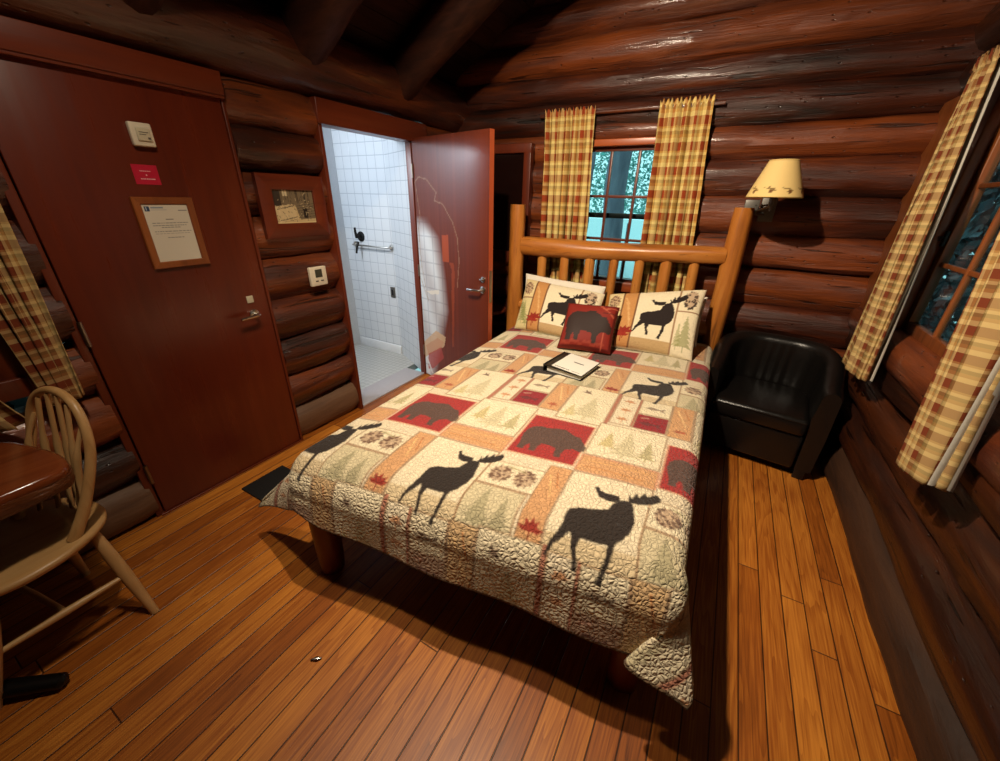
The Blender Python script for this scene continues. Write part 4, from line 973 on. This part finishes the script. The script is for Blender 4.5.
# ---- pillows
def pillow(name, label, cat, BLp, BRp, TLp, TRp, thick, mat, paint=None, group=None, flange=.0, n=110, sq=.42, belly=1.):
    BLp, BRp, TLp, TRp = map(Vector, (BLp, BRp, TLp, TRp)); nrm = (BRp-BLp).cross(TLp-BLp).normalized()
    mb = MB(); cols = []
    for side in (1, -1):
        for j in range(n):
            for i in range(n):
                u, v = i/(n-1), j/(n-1)
                # slightly drawn-in edges, full corners
                uu = u; vv = v
                pin = .035
                uu = .5+(u-.5)*(1-pin*math.sin(PI*v)); vv = .5+(v-.5)*(1-pin*math.sin(PI*u))
                p = (BLp*(1-uu)+BRp*uu)*(1-vv)+(TLp*(1-uu)+TRp*uu)*vv
                f = max(0., (1-abs(2*u-1)**2.6))*max(0., (1-abs(2*v-1)**2.6))
                d = thick*.5*f**sq*(1+.10*math.sin(5*u+3*v))
                if side < 0: d = -d*belly
                p = p+nrm*(d+.002*side)
                mb.v.append(tuple(p)); cols.append((u, 1-v))
        o = 0 if side == 1 else n*n
        for j in range(n-1):
            for i in range(n-1):
                a = (o+j*n+i, o+j*n+i+1, o+(j+1)*n+i+1, o+(j+1)*n+i); mb.f.append(a if side == 1 else a[::-1])
    e = [j*n for j in range(n)]
    def seam(idx):
        for a, b in zip(idx[:-1], idx[1:]): mb.f.append((a, a+n*n, b+n*n, b))
    seam([i for i in range(n)][::-1]); seam([(n-1)*n+i for i in range(n)]); seam([j*n for j in range(n)]); seam([j*n+n-1 for j in range(n)][::-1])
    if paint is not None:
        c_ = np.array(cols); mb.c = paint.sample(c_[:, 0], c_[:, 1])
    o = part(name, mb, mat, None, True, 70)
    return tag(o, label, cat, group)
def sham_canvas(shift=0.):
    cv = Cv(0, 1, 0, 1, .004, CREAM)
    cv.rect(0, 0, .17, .40, (222, 200, 150)); cone(cv, .085, .22, .06, .13, 3); cv.rect(0, .42, .17, 1, (214, 198, 146))
    for k in range(9): leafspray(cv, .03+.015*k, .55+.045*k % .4, .06, (128, 132, 72), .6, k)
    conifer(cv, .085, .48, .44, .14, (126, 130, 74), .6, 2); cv.rect(0, .40, .17, .425, TAN)
    cv.rect(.17, 0, .185, 1, (120, 84, 56)); cv.rect(.185, 0, .33, 1, (196, 140, 84)); cv.rect(.33, 0, .343, 1, (120, 84, 56))
    for k in range(5): cv.line([(.20+.02*k, .15+.1*k), (.26+.01*k, .3+.1*k)], .02, (220, 176, 118), .6)
    leafspray(cv, .26, .80, .12, (140, 36, 30), .95, 1); leafspray(cv, .24, .86, .10, (150, 44, 34), .95, 4)
    cv.rect(.343, .86, .77, 1, (190, 158, 112)); cv.rect(.76, 0, .775, 1, TAN); cv.rect(.775, .38, 1, .40, TAN)
    cone(cv, .885, .20, .07, .14, 8, (66, 52, 46)); conifer(cv, .89, .45, .5, .2, (132, 136, 76), .65, 5); conifer(cv, .82, .55, .38, .10, (150, 150, 92), .6, 6)
    for P_ in (MO_L, MO_R, MO_B): cv.poly([((x-1.054)/.317*.50+.345, (y-1.948)/.404*.72+.12) for x, y in P_], (44, 36, 34))
    rr = np.random.default_rng(4); cv.a *= (1+(rr.random(cv.a.shape[:2])-.5)*.12)[..., None]
    return cv
shc = sham_canvas()
pillow('pillow', 'plain white pillow showing above the moose sham beside the open door', 'pillow', (-1.42, 2.93, .665), (-.76, 2.95, .665), (-1.45, 3.06, 1.03), (-.76, 3.08, .995), .09, 'linen', group='plain white pillows', belly=.4)
pillow('pillow', 'plain white pillow tucked behind the moose sham near the lamp', 'pillow', (-.70, 2.96, .665), (-.03, 2.98, .665), (-.66, 3.09, .925), (-.04, 3.12, 1.0), .09, 'linen', group='plain white pillows', belly=.4)
pillow('pillow_sham', 'moose printed sham on the door side, its lower corner under the red cushion', 'pillow', (-1.355, 2.69, .655), (-.70, 2.66, .655), (-1.40, 2.985, 1.0), (-.735, 2.985, .955), .15, 'sham', shc, 'moose printed shams', belly=.35)
pillow('pillow_sham', 'moose printed sham on the armchair side, nearest the lamp', 'pillow', (-.665, 2.67, .655), (-.035, 2.70, .655), (-.70, 3.00, .955), (-.055, 3.02, 1.065), .15, 'sham', shc, 'moose printed shams', belly=.35)
cc = Cv(0, 1, 0, 1, .008, (128, 38, 28)); cc.rect(.0, .0, 1, .05, (96, 28, 22)); cc.rect(0, .95, 1, 1, (96, 28, 22)); cc.rect(0, 0, .04, 1, (96, 28, 22)); cc.rect(.96, 0, 1, 1, (96, 28, 22))
cc.line([(.66, .05), (.95, .3)], .03, (186, 96, 70), .8); cc.line([(.70, .12), (.98, .10)], .02, (186, 96, 70), .8); cc.line([(.72, .22), (.98, .22)], .02, (70, 24, 20), .8); cc.rect(.80, .55, .83, .98, (176, 84, 62))
bear(cc, .05, .08, .88, .84, (52, 38, 34), 1.)
for k in range(10): cc.ell(.1+.08*k, .9+.03*math.sin(k*2), .05, .03, (156, 66, 46), .5)
pillow('cushion', 'small square dark red cushion printed with a bear, leaning on the two shams', 'cushion', (-.884, 2.43, .664), (-.528, 2.50, .664), (-.915, 2.68, .925), (-.555, 2.72, .935), .13, 'cushion', cc, n=50, belly=.3)

# ---- binder on the quilt
t = thing('ring_binder', 'white ring binder with a black spine lying flat on the quilt', 'binder', (-.68, 2.13, .652))
bx = Vector((.275, -.035, 0)).normalized(); by = Vector((.035, .275, 0)).normalized(); bo = Vector((-.81, 2.02, .657)); bm = frameM(bo, bx, by, (0, 0, 1))
def bloc(lo, hi, bev=.002): return MB().box(lo, hi, bev, mat=bm)
part('lower_cover', bloc((0, 0, 0), (.25, .27, .004)), 'black_plastic', t)
part('spine', bloc((-.004, 0, 0), (.004, .27, .046)), 'black_plastic', t)
uc = part('upper_cover', MB().prism([(0, .042), (.045, .046), (.252, .030), (.252, .027), (0, .038)], 0, .27, mat=bm @ Matrix(((1, 0, 0, 0), (0, 0, 1, 0), (0, 1, 0, 0), (0, 0, 0, 1)))), 'black_plastic', t, False)
part('pages', MB().prism([(.02, .005), (.02, .036), (.242, .025), (.242, .005)], .01, .26, mat=bm @ Matrix(((1, 0, 0, 0), (0, 0, 1, 0), (0, 1, 0, 0), (0, 0, 0, 1)))), 'paper', t, False)
cv = Cv(0, 1, 0, 1, .006, (232, 226, 214)); cv.line([(.38, .42), (.72, .42)], .035, (40, 38, 36)); cv.line([(.42, .42), (.66, .42)], .05, (40, 38, 36), .7); cv.line([(.05, .92), (.55, .92)], .035, (60, 58, 56)); cv.line([(.62, .92), (.9, .92)], .02, (110, 106, 100))
for x in (.12, .2, .27, .34, .42, .49): cv.rect(x, .89, x+.012, .95, (232, 226, 214))
mb = MB(); n = 60
for j in range(n):
    for i in range(n):
        u, v = i/(n-1), j/(n-1); mb.v.append(tuple(bm @ Vector((.05+.198*u, .006+.258*v, .0472-.0150*u))))
for j in range(n-1):
    for i in range(n-1): mb.f.append((j*n+i, j*n+i+1, (j+1)*n+i+1, (j+1)*n+i))
A, B = np.meshgrid(np.linspace(0, 1, n), np.linspace(1, 0, n)); mb.c = cv.sample(A.ravel(), B.ravel())
part('cover_sheet', mb, 'print', uc, False)

# ---- floor things
t = part('floor_mat', MB().box((-2.195, .83, 0), (-1.92, 1.09, .012), .004), 'black_mat'); tag(t, 'black rubber floor mat in front of the entry door', 'mat')
t = part('foil_scrap', MB().tube([(-1.022, .422, .006), (-1.005, .436, .010), (-.992, .447, .006)], [.003, .008, .003], 8, squash=.5), 'chrome'); tag(t, 'tiny shiny scrap lying on the bare floor boards', 'scrap')

# ---- slab table
tb = thing('slab_table', 'thick glossy dark wood slab table at the edge of the room behind the chair', 'table', (-2.07, -.35, 0))
outl = [(-1.778, .185), (-1.80, .215), (-1.86, .23), (-1.95, .226), (-2.08, .195), (-2.18, .165), (-2.22, .12), (-2.225, -.1), (-2.225, -.5), (-2.225, -.98), (-2.1, -1.05), (-1.9, -1.03), (-1.81, -.92), (-1.77, -.6), (-1.78, -.3), (-1.762, -.05), (-1.768, .1)]
def smooth_poly(p, it=2):
    for _ in range(it):
        q = []
        for i in range(len(p)):
            a, b = p[i], p[(i+1) % len(p)]; q += [(a[0]*.75+b[0]*.25, a[1]*.75+b[1]*.25), (a[0]*.25+b[0]*.75, a[1]*.25+b[1]*.75)]
        p = q
    return p
outl = smooth_poly(outl)
def slab(z_ins, jag=0.):
    mb = MB(); n = len(outl); cx = sum(p[0] for p in outl)/n; cy = sum(p[1] for p in outl)/n; rings = []
    for z, ins in z_ins:
        r_ = []
        for i, p in enumerate(outl):
            a = Vector(outl[i-1]); b = Vector(outl[(i+1) % n]); d = (b-a).normalized(); nn = Vector((d.y, -d.x))
            if nn.dot(Vector((p[0]-cx, p[1]-cy))) < 0: nn = -nn
            w = ins+jag*noise.noise((p[0]*14, p[1]*14, z*30)); r_.append((p[0]-nn.x*w, p[1]-nn.y*w, z))
        rings.append(r_)
    for r_ in rings: mb.v += r_
    for k in range(len(rings)-1):
        for i in range(n): mb.f.append((k*n+i, k*n+(i+1) % n, (k+1)*n+(i+1) % n, (k+1)*n+i))
    mb.f.append(tuple(range(n))); mb.f.append(tuple((len(rings)-1)*n+i for i in range(n))[::-1]); return mb
part('tabletop', slab([(.745, .020), (.7445, .014), (.741, .006), (.734, .001), (.724, 0), (.712, .004)]), 'table', tb, True, 60)
part('bark_edge', slab([(.713, .004), (.704, .002), (.692, .001), (.678, .003), (.664, .012), (.654, .028)], .010), 'bark', tb, True, 60)
part('pedestal', MB().log((-2.02, -.35, .03), (-2.02, -.35, .67), .075, 5., n=20, rough=.008), 'log_z', tb)
for ang in (42, 138, 222, 318):
    a = math.radians(ang); d = Vector((math.cos(a), math.sin(a), 0)); s = .43 if ang == 42 else .24 if ang == 138 or ang == 222 else .34
    part('foot', MB().tube([Vector((-2.02, -.35, .05))+d*.05, Vector((-2.02, -.35, .04))+d*s*.7, Vector((-2.02, -.35, .028))+d*s, Vector((-2.02, -.35, .026))+d*(s+.012)], [.035, .030, .026, .012], 12, squash=.8), 'black_iron', tb)

# ---- windsor chair tucked under the table
ch = thing('windsor_chair', 'pale oak bow back chair with turned legs drawn up to the slab table', 'chair', (-1.97, .03, 0))
th = math.radians(12); CR = frameM((-1.97, .03, 0), (math.cos(th), math.sin(th), 0), (-math.sin(th), math.cos(th), 0), (0, 0, 1))
def cp(x, y, z): return CR @ Vector((x, y, z))
def bp_(x, y, z): return cp(x*.90+.014, y, .455+(z-.455)*.91)
def seat_poly(ins=0.):
    o = []
    for k in range(56):
        a = 2*PI*k/56; c_, s_ = math.cos(a), math.sin(a); e = 2/2.5
        x = (.235-ins)*math.copysign(abs(c_)**e, c_); y = (.228-ins)*math.copysign(abs(s_)**e, s_)
        x *= 1-.10*max(0, y/.23); o.append((x, y))
    return o
mb = MB(); rings = [(.424, .028), (.430, .012), (.440, .002), (.450, 0), (.458, .004), (.462, .014), (.460, .05), (.455, .10), (.452, .18)]
for z, ins in rings: mb.v += [tuple(cp(x, y, z)) for x, y in seat_poly(ins)]
for k in range(len(rings)-1):
    for i in range(56): mb.f.append((k*56+i, k*56+(i+1) % 56, (k+1)*56+(i+1) % 56, (k+1)*56+i))
mb.f.append(tuple(range(55, -1, -1))); mb.f.append(tuple((len(rings)-1)*56+i for i in range(56)))
part('seat', mb, 'chair_y', ch, True, 60)
half = [(.180, .075, .455), (.186, .130, .55), (.190, .180, .66), (.186, .222, .77), (.168, .246, .87), (.125, .262, .94), (.065, .271, .975), (0, .274, .985)]
def catmull(P, n=5):
    P = [Vector(p) for p in P]; o = []
    for i in range(len(P)-1):
        p0, p1, p2, p3 = P[max(i-1, 0)], P[i], P[i+1], P[min(i+2, len(P)-1)]
        for k in range(n):
            t = k/n; o.append(.5*((2*p1)+(p2-p0)*t+(2*p0-5*p1+4*p2-p3)*t*t+(3*p1-p0-3*p2+p3)*t**3))
    return o+[P[-1]]
bow = catmull([bp_(*p) for p in half]+[bp_(-x, y, z) for x, y, z in half[::-1][1:]], 6)
nb_ = len(bow); part('bow', MB().tube(bow, [.0140+.006*abs(2*i/(nb_-1)-1)**3 for i in range(nb_)], 14), 'chair_z', ch)
for k in range(6):
    f = (k-2.5)/2.5; xb = f*.125; yb_ = .178-.05*f*f; xt = f*.150; zt = .972-.10*abs(f)**2.6; yt = .268-.02*abs(f)
    part('spindle', MB().tube(catmull([cp(xb, yb_, .452), cp(xb*1.03, yb_+(yt-yb_)*.35, .60), cp((xb+xt)/2, yb_+(yt-yb_)*.62, .73), bp_(xt, yt, zt)], 5), [.008]*4+[.0115]*7+[.008]*4+[.007], 10), 'chair_z', ch)
legs = {}
for nm, top, bot in (('rr', (.155, .13), None), ('rf', (.165, -.14), None), ('lr', (-.155, .13), None), ('lf', (-.165, -.14), None)):
    tp = cp(top[0], top[1], .44); d = {'rr': (-1.748, .222), 'rf': (-1.800, -.205), 'lr': (-2.225, .15), 'lf': (-2.17, -.27)}[nm]; bt = Vector((d[0], d[1], 0))
    legs[nm] = (tp, bt)
    ps = [tp.lerp(bt, f) for f in (0, .1, .3, .5, .7, .9, 1)]
    part('leg', MB().tube(ps, [.015, .018, .021, .0215, .019, .0155, .014], 14), 'chair_z', ch)
def lp(n_, f): return legs[n_][0].lerp(legs[n_][1], f)
for a, b in (('rr', 'rf'), ('lr', 'lf')):
    p, q = lp(a, .52), lp(b, .52); part('stretcher', MB().tube([p, p.lerp(q, .3), p.lerp(q, .5), p.lerp(q, .7), q], [.009, .012, .014, .012, .009], 12), 'chair_y', ch)
p, q = (lp('rr', .52)+lp('rf', .52))/2, (lp('lr', .52)+lp('lf', .52))/2; part('stretcher', MB().tube([p, p.lerp(q, .5), q], [.009, .013, .009], 12), 'chair_x', ch)

# ---- tub armchair
ac = thing('tub_armchair', 'black leather tub armchair in the corner beside the bed', 'armchair', (.465, 3.02, 0))
ta = -.12; AM = frameM((.455, 3.03, 0), (math.cos(ta), math.sin(ta), 0), (-math.sin(ta), math.cos(ta), 0), (0, 0, 1))
def am(v): return tuple(AM @ Vector(v))
hw, hd, rc, tk = .375, .33, .24, .105
path = []   # centre line of the padded wall, right front -> back -> left front
iw, idp = hw-tk/2, hd-tk/2
for k in range(9): path.append((iw, -hd+.03+(idp-rc+hd-.03)*k/8))
for k in range(1, 11): a = PI/2*k/10; path.append((iw-rc+rc*math.cos(a), idp-rc+rc*math.sin(a)))
for k in range(1, 10): path.append((iw-rc-(2*iw-2*rc)*k/10, idp))
for k in range(0, 11): a = PI/2+PI/2*k/10; path.append((-iw+rc+rc*math.cos(a), idp-rc+rc*math.sin(a)))
for k in range(8, -1, -1): path.append((-iw, -hd+.03+(idp-rc+hd-.03)*k/8))
mb = MB(); m = len(path); prof_n = 0
for i, (x, y) in enumerate(path):
    a = Vector(path[max(i-1, 0)]); b = Vector(path[min(i+1, m-1)]); d = (b-a).normalized(); nn = Vector((d.y, -d.x))  # outward
    f = min(1, max(0, (y+hd*.75)/(hd*1.55))); f = f*f*(3-2*f); top = .625+.135*f
    bulge = .008*math.sin(i*1.9)*f
    pr = [(tk/2-.006, .065), (tk/2, .10), (tk/2+.004, .30), (tk/2, top-.07)]
    for k in range(9):
        w = PI*k/8; pr.append((tk/2*math.cos(w)*(1.04 if 0 < k < 8 else 1), top-.055+.055*math.sin(w)))
    pr += [(-tk/2-.006+bulge, top-.15), (-tk/2-.012+bulge, .44), (-tk/2, .30), (-tk/2+.006, .065)]
    sc_ = 1.0 if 0 < i < m-1 else .86
    for o_, z in pr: mb.v.append(am((x+nn.x*o_*sc_, y+nn.y*o_*sc_, z if sc_ == 1 else .065+(z-.065)*.985)))
    prof_n = len(pr)
for i in range(m-1):
    for k in range(prof_n): mb.f.append((i*prof_n+k, i*prof_n+(k+1) % prof_n, (i+1)*prof_n+(k+1) % prof_n, (i+1)*prof_n+k))
mb.f.append(tuple(range(prof_n))); mb.f.append(tuple((m-1)*prof_n+k for k in range(prof_n))[::-1])
part('backrest', mb, 'leather', ac, True, 60)
part('seat_base', MB().box((-hw+tk+.002, -hd+.012, .065), (hw-tk-.002, hd-tk, .31), .02, mat=AM), 'leather', ac, True, 60)
cu = part('seat_cushion', MB().box((-hw+tk+.004, -hd-.012, .305), (hw-tk-.004, hd-tk-.01, .425), .035, mat=AM), 'leather', ac, True, 60)
part('piping', MB().tube([am((-hw+tk+.02, -hd-.010, .405)), am((0, -hd-.014, .408)), am((hw-tk-.02, -hd-.010, .405))], .005, 8), 'leather', cu)
for x in (-hw+.06, hw-.06):
    for y in (-hd+.06, hd-.07): part('leg', MB().box((x-.03, y-.03, 0), (x+.03, y+.03, .07), .004, mat=AM), 'black_plastic', ac)

# ---- swing arm wall lamp
wlamp = thing('wall_lamp', 'swing arm wall lamp with a cream shade printed with pine sprigs', 'lamp', (.18, 3.38, 1.57))
part('wall_plate', MB().box((.135, 3.355, 1.50), (.225, 3.385, 1.66), .005), 'plate', wlamp)
part('arm', MB().tube([(.165, 3.36, 1.545), (.12, 3.30, 1.545), (.085, 3.275, 1.55), (.10, 3.262, 1.555), (.15, 3.12, 1.585), (.177, 3.05, 1.60)], .007, 10).tube([(.195, 3.36, 1.61), (.15, 3.30, 1.60), (.10, 3.285, 1.60)], .006, 10), 'plate', wlamp)
part('junction_box', MB().box((.038, 3.283, 1.548), (.125, 3.312, 1.634), .004), 'plate', wlamp)
part('stem', MB().tube([(.177, 3.05, 1.57), (.177, 3.05, 1.74)], .008, 10).lathe([(.018, 0), (.020, .05), (.014, .07)], (.177, 3.05, 1.60), 16), 'plate', wlamp)
sh = Cv(0, 1, 0, 1, .004, (232, 200, 132))
for k in range(9):
    x = .03+k/9; leafspray(sh, x, .25, .046, (104, 78, 36), .95, k); leafspray(sh, x+.03, .20, .036, (120, 90, 42), .95, k+3); sh.ell(x+.016, .15, .012, .05, (104, 62, 30), .95); sh.line([(x-.04, .27), (x+.03, .19)], .010, (120, 92, 46), .8)
sh.rect(0, 0, 1, .02, (206, 172, 104)); sh.rect(0, .975, 1, 1, (206, 172, 104))
mb = MB(); n, h = 96, 40; uvs = []
for j in range(h):
    for i in range(n):
        a = 2*PI*i/n; f = j/(h-1); r = .149+(.074-.149)*f; mb.v.append((.177+r*math.cos(a), 3.05+r*math.sin(a), 1.645+.198*f)); uvs.append((i/n, f))
for j in range(h-1):
    for i in range(n): mb.f.append((j*n+i, j*n+(i+1) % n, (j+1)*n+(i+1) % n, (j+1)*n+i))
uvs = np.array(uvs); mb.c = sh.sample(uvs[:, 0], uvs[:, 1])
o = part('lamp_shade', mb, 'shade', wlamp, True, 60); o.modifiers.new('thick', 'SOLIDIFY').thickness = .003

# ---- outdoors, through the back window
struct('ground_outside', MB().box((-40, -30, -.75), (40, 60, -.6)), 'ground', 'pale ground outside the back window', 'ground', smooth=False)
def leaf_mass(name, label, cat, n, fn, size, cols, seed):
    r = np.random.default_rng(seed); mb = MB(); cl = []
    for _ in range(n):
        c_ = Vector(fn(r)); a = Vector(r.normal(size=3)).normalized(); b = a.cross(Vector(r.normal(size=3))).normalized(); s = size*r.uniform(.5, 1.3)
        o = len(mb.v); mb.v += [tuple(c_-a*s), tuple(c_+b*s*.5), tuple(c_+a*s), tuple(c_-b*s*.5)]; mb.f.append((o, o+1, o+2, o+3))
        cl += [lin(cols[int(r.integers(len(cols)))])]*4
    mb.c = np.array(cl); o = part(name, mb, 'print', None, False); return tag(o, label, cat, None, 'stuff')
leaf_mass('foliage', 'teal green woodland foliage beyond the back window', 'foliage', 34000, lambda r: (r.uniform(-9, 1.8), r.uniform(11.2, 13.5), r.uniform(1.25, 6.5)**1.), .065, [(112, 190, 178), (136, 204, 190), (100, 172, 162), (160, 214, 204), (124, 196, 186)], 1)
for k, (x, y, r, w) in enumerate(((-2.02, 8., .19, 'thick grey tree trunk nearest the back window'), (-3.3, 10.2, .10, 'slim tree trunk farther off, on the bathroom side'), (-2.62, 10.4, .08, 'slim tree trunk farther off, behind the thick one'))):
    t = part('tree_trunk', MB().log((x, y, -.62), (x, y, 7), r, 120.+k, n=18, step=.25, rough=.02, wob=.05), 'trunk'); tag(t, w+', outside', 'tree', 'tree trunks outside')
t = part('marker_post', MB().box((-1.72, 7.9, -.6), (-1.67, 7.95, 1.25), .01), 'trunk'); tag(t, 'short thin post standing outside the back window', 'post')
leaf_mass('added_hedge', 'dark evergreen growth added outside the wide window to darken its panes', 'added shrubs', 34000, lambda r: (r.uniform(2.6, 3.6), r.uniform(-3, 10.8), r.uniform(-.5, 4.2)), .10, [(40, 52, 54), (56, 70, 74), (30, 40, 42), (84, 98, 104)], 5)  # leaf screen added so the panes of the wide window stay dark
leaf_mass('added_hedge', 'dark evergreen growth added outside the window behind the table to block the sky', 'added shrubs', 9000, lambda r: (r.uniform(-4.6, -3.9), r.uniform(-3, .6), r.uniform(-.5, 5.)), .16, [(26, 34, 30), (36, 46, 42), (20, 26, 24)], 6)  # unseen leaf screen added to keep sky light out of this window

# ------------------------------------------------------------------ light
wd = D.worlds.new('world'); sc.world = wd; wd.use_nodes = True
bg = wd.node_tree.nodes['Background']; bg.inputs[0].default_value = (.44, .80, .84, 1); bg.inputs[1].default_value = 1.9
def point(name, loc, power, col, rad):
    l = D.lights.new(name, 'POINT'); l.energy = power; l.color = col; l.shadow_soft_size = rad
    o = D.objects.new(name, l); COL.objects.link(o); o.location = loc; return o
WARM = (1., .83, .62)
def spot(name, loc, aim, power, col, rad, ang, blend):
    l = D.lights.new(name, 'SPOT'); l.energy = power; l.color = col; l.shadow_soft_size = rad; l.spot_size = math.radians(ang); l.spot_blend = blend
    o = D.objects.new(name, l); COL.objects.link(o); o.location = loc
    o.rotation_euler = (Vector(aim)-Vector(loc)).to_track_quat('-Z', 'Y').to_euler(); return o
spot('ceiling_spot', (-.86, .88, 2.85), (-.4, 2.7, .6), 340, WARM, .035, 132, 1.)
spot('ceiling_spot', (-1.10, .45, 2.78), (-1.0, 1.1, .0), 52, WARM, .04, 140, 1.)
point('fill_point', (-.98, .42, 2.86), 26, WARM, .05)  # omni fill light added to lift the entry door and left side
point('bathroom_bulb', (-3.15, 1.55, 2.15), 52, (.84, .92, 1.), .12)
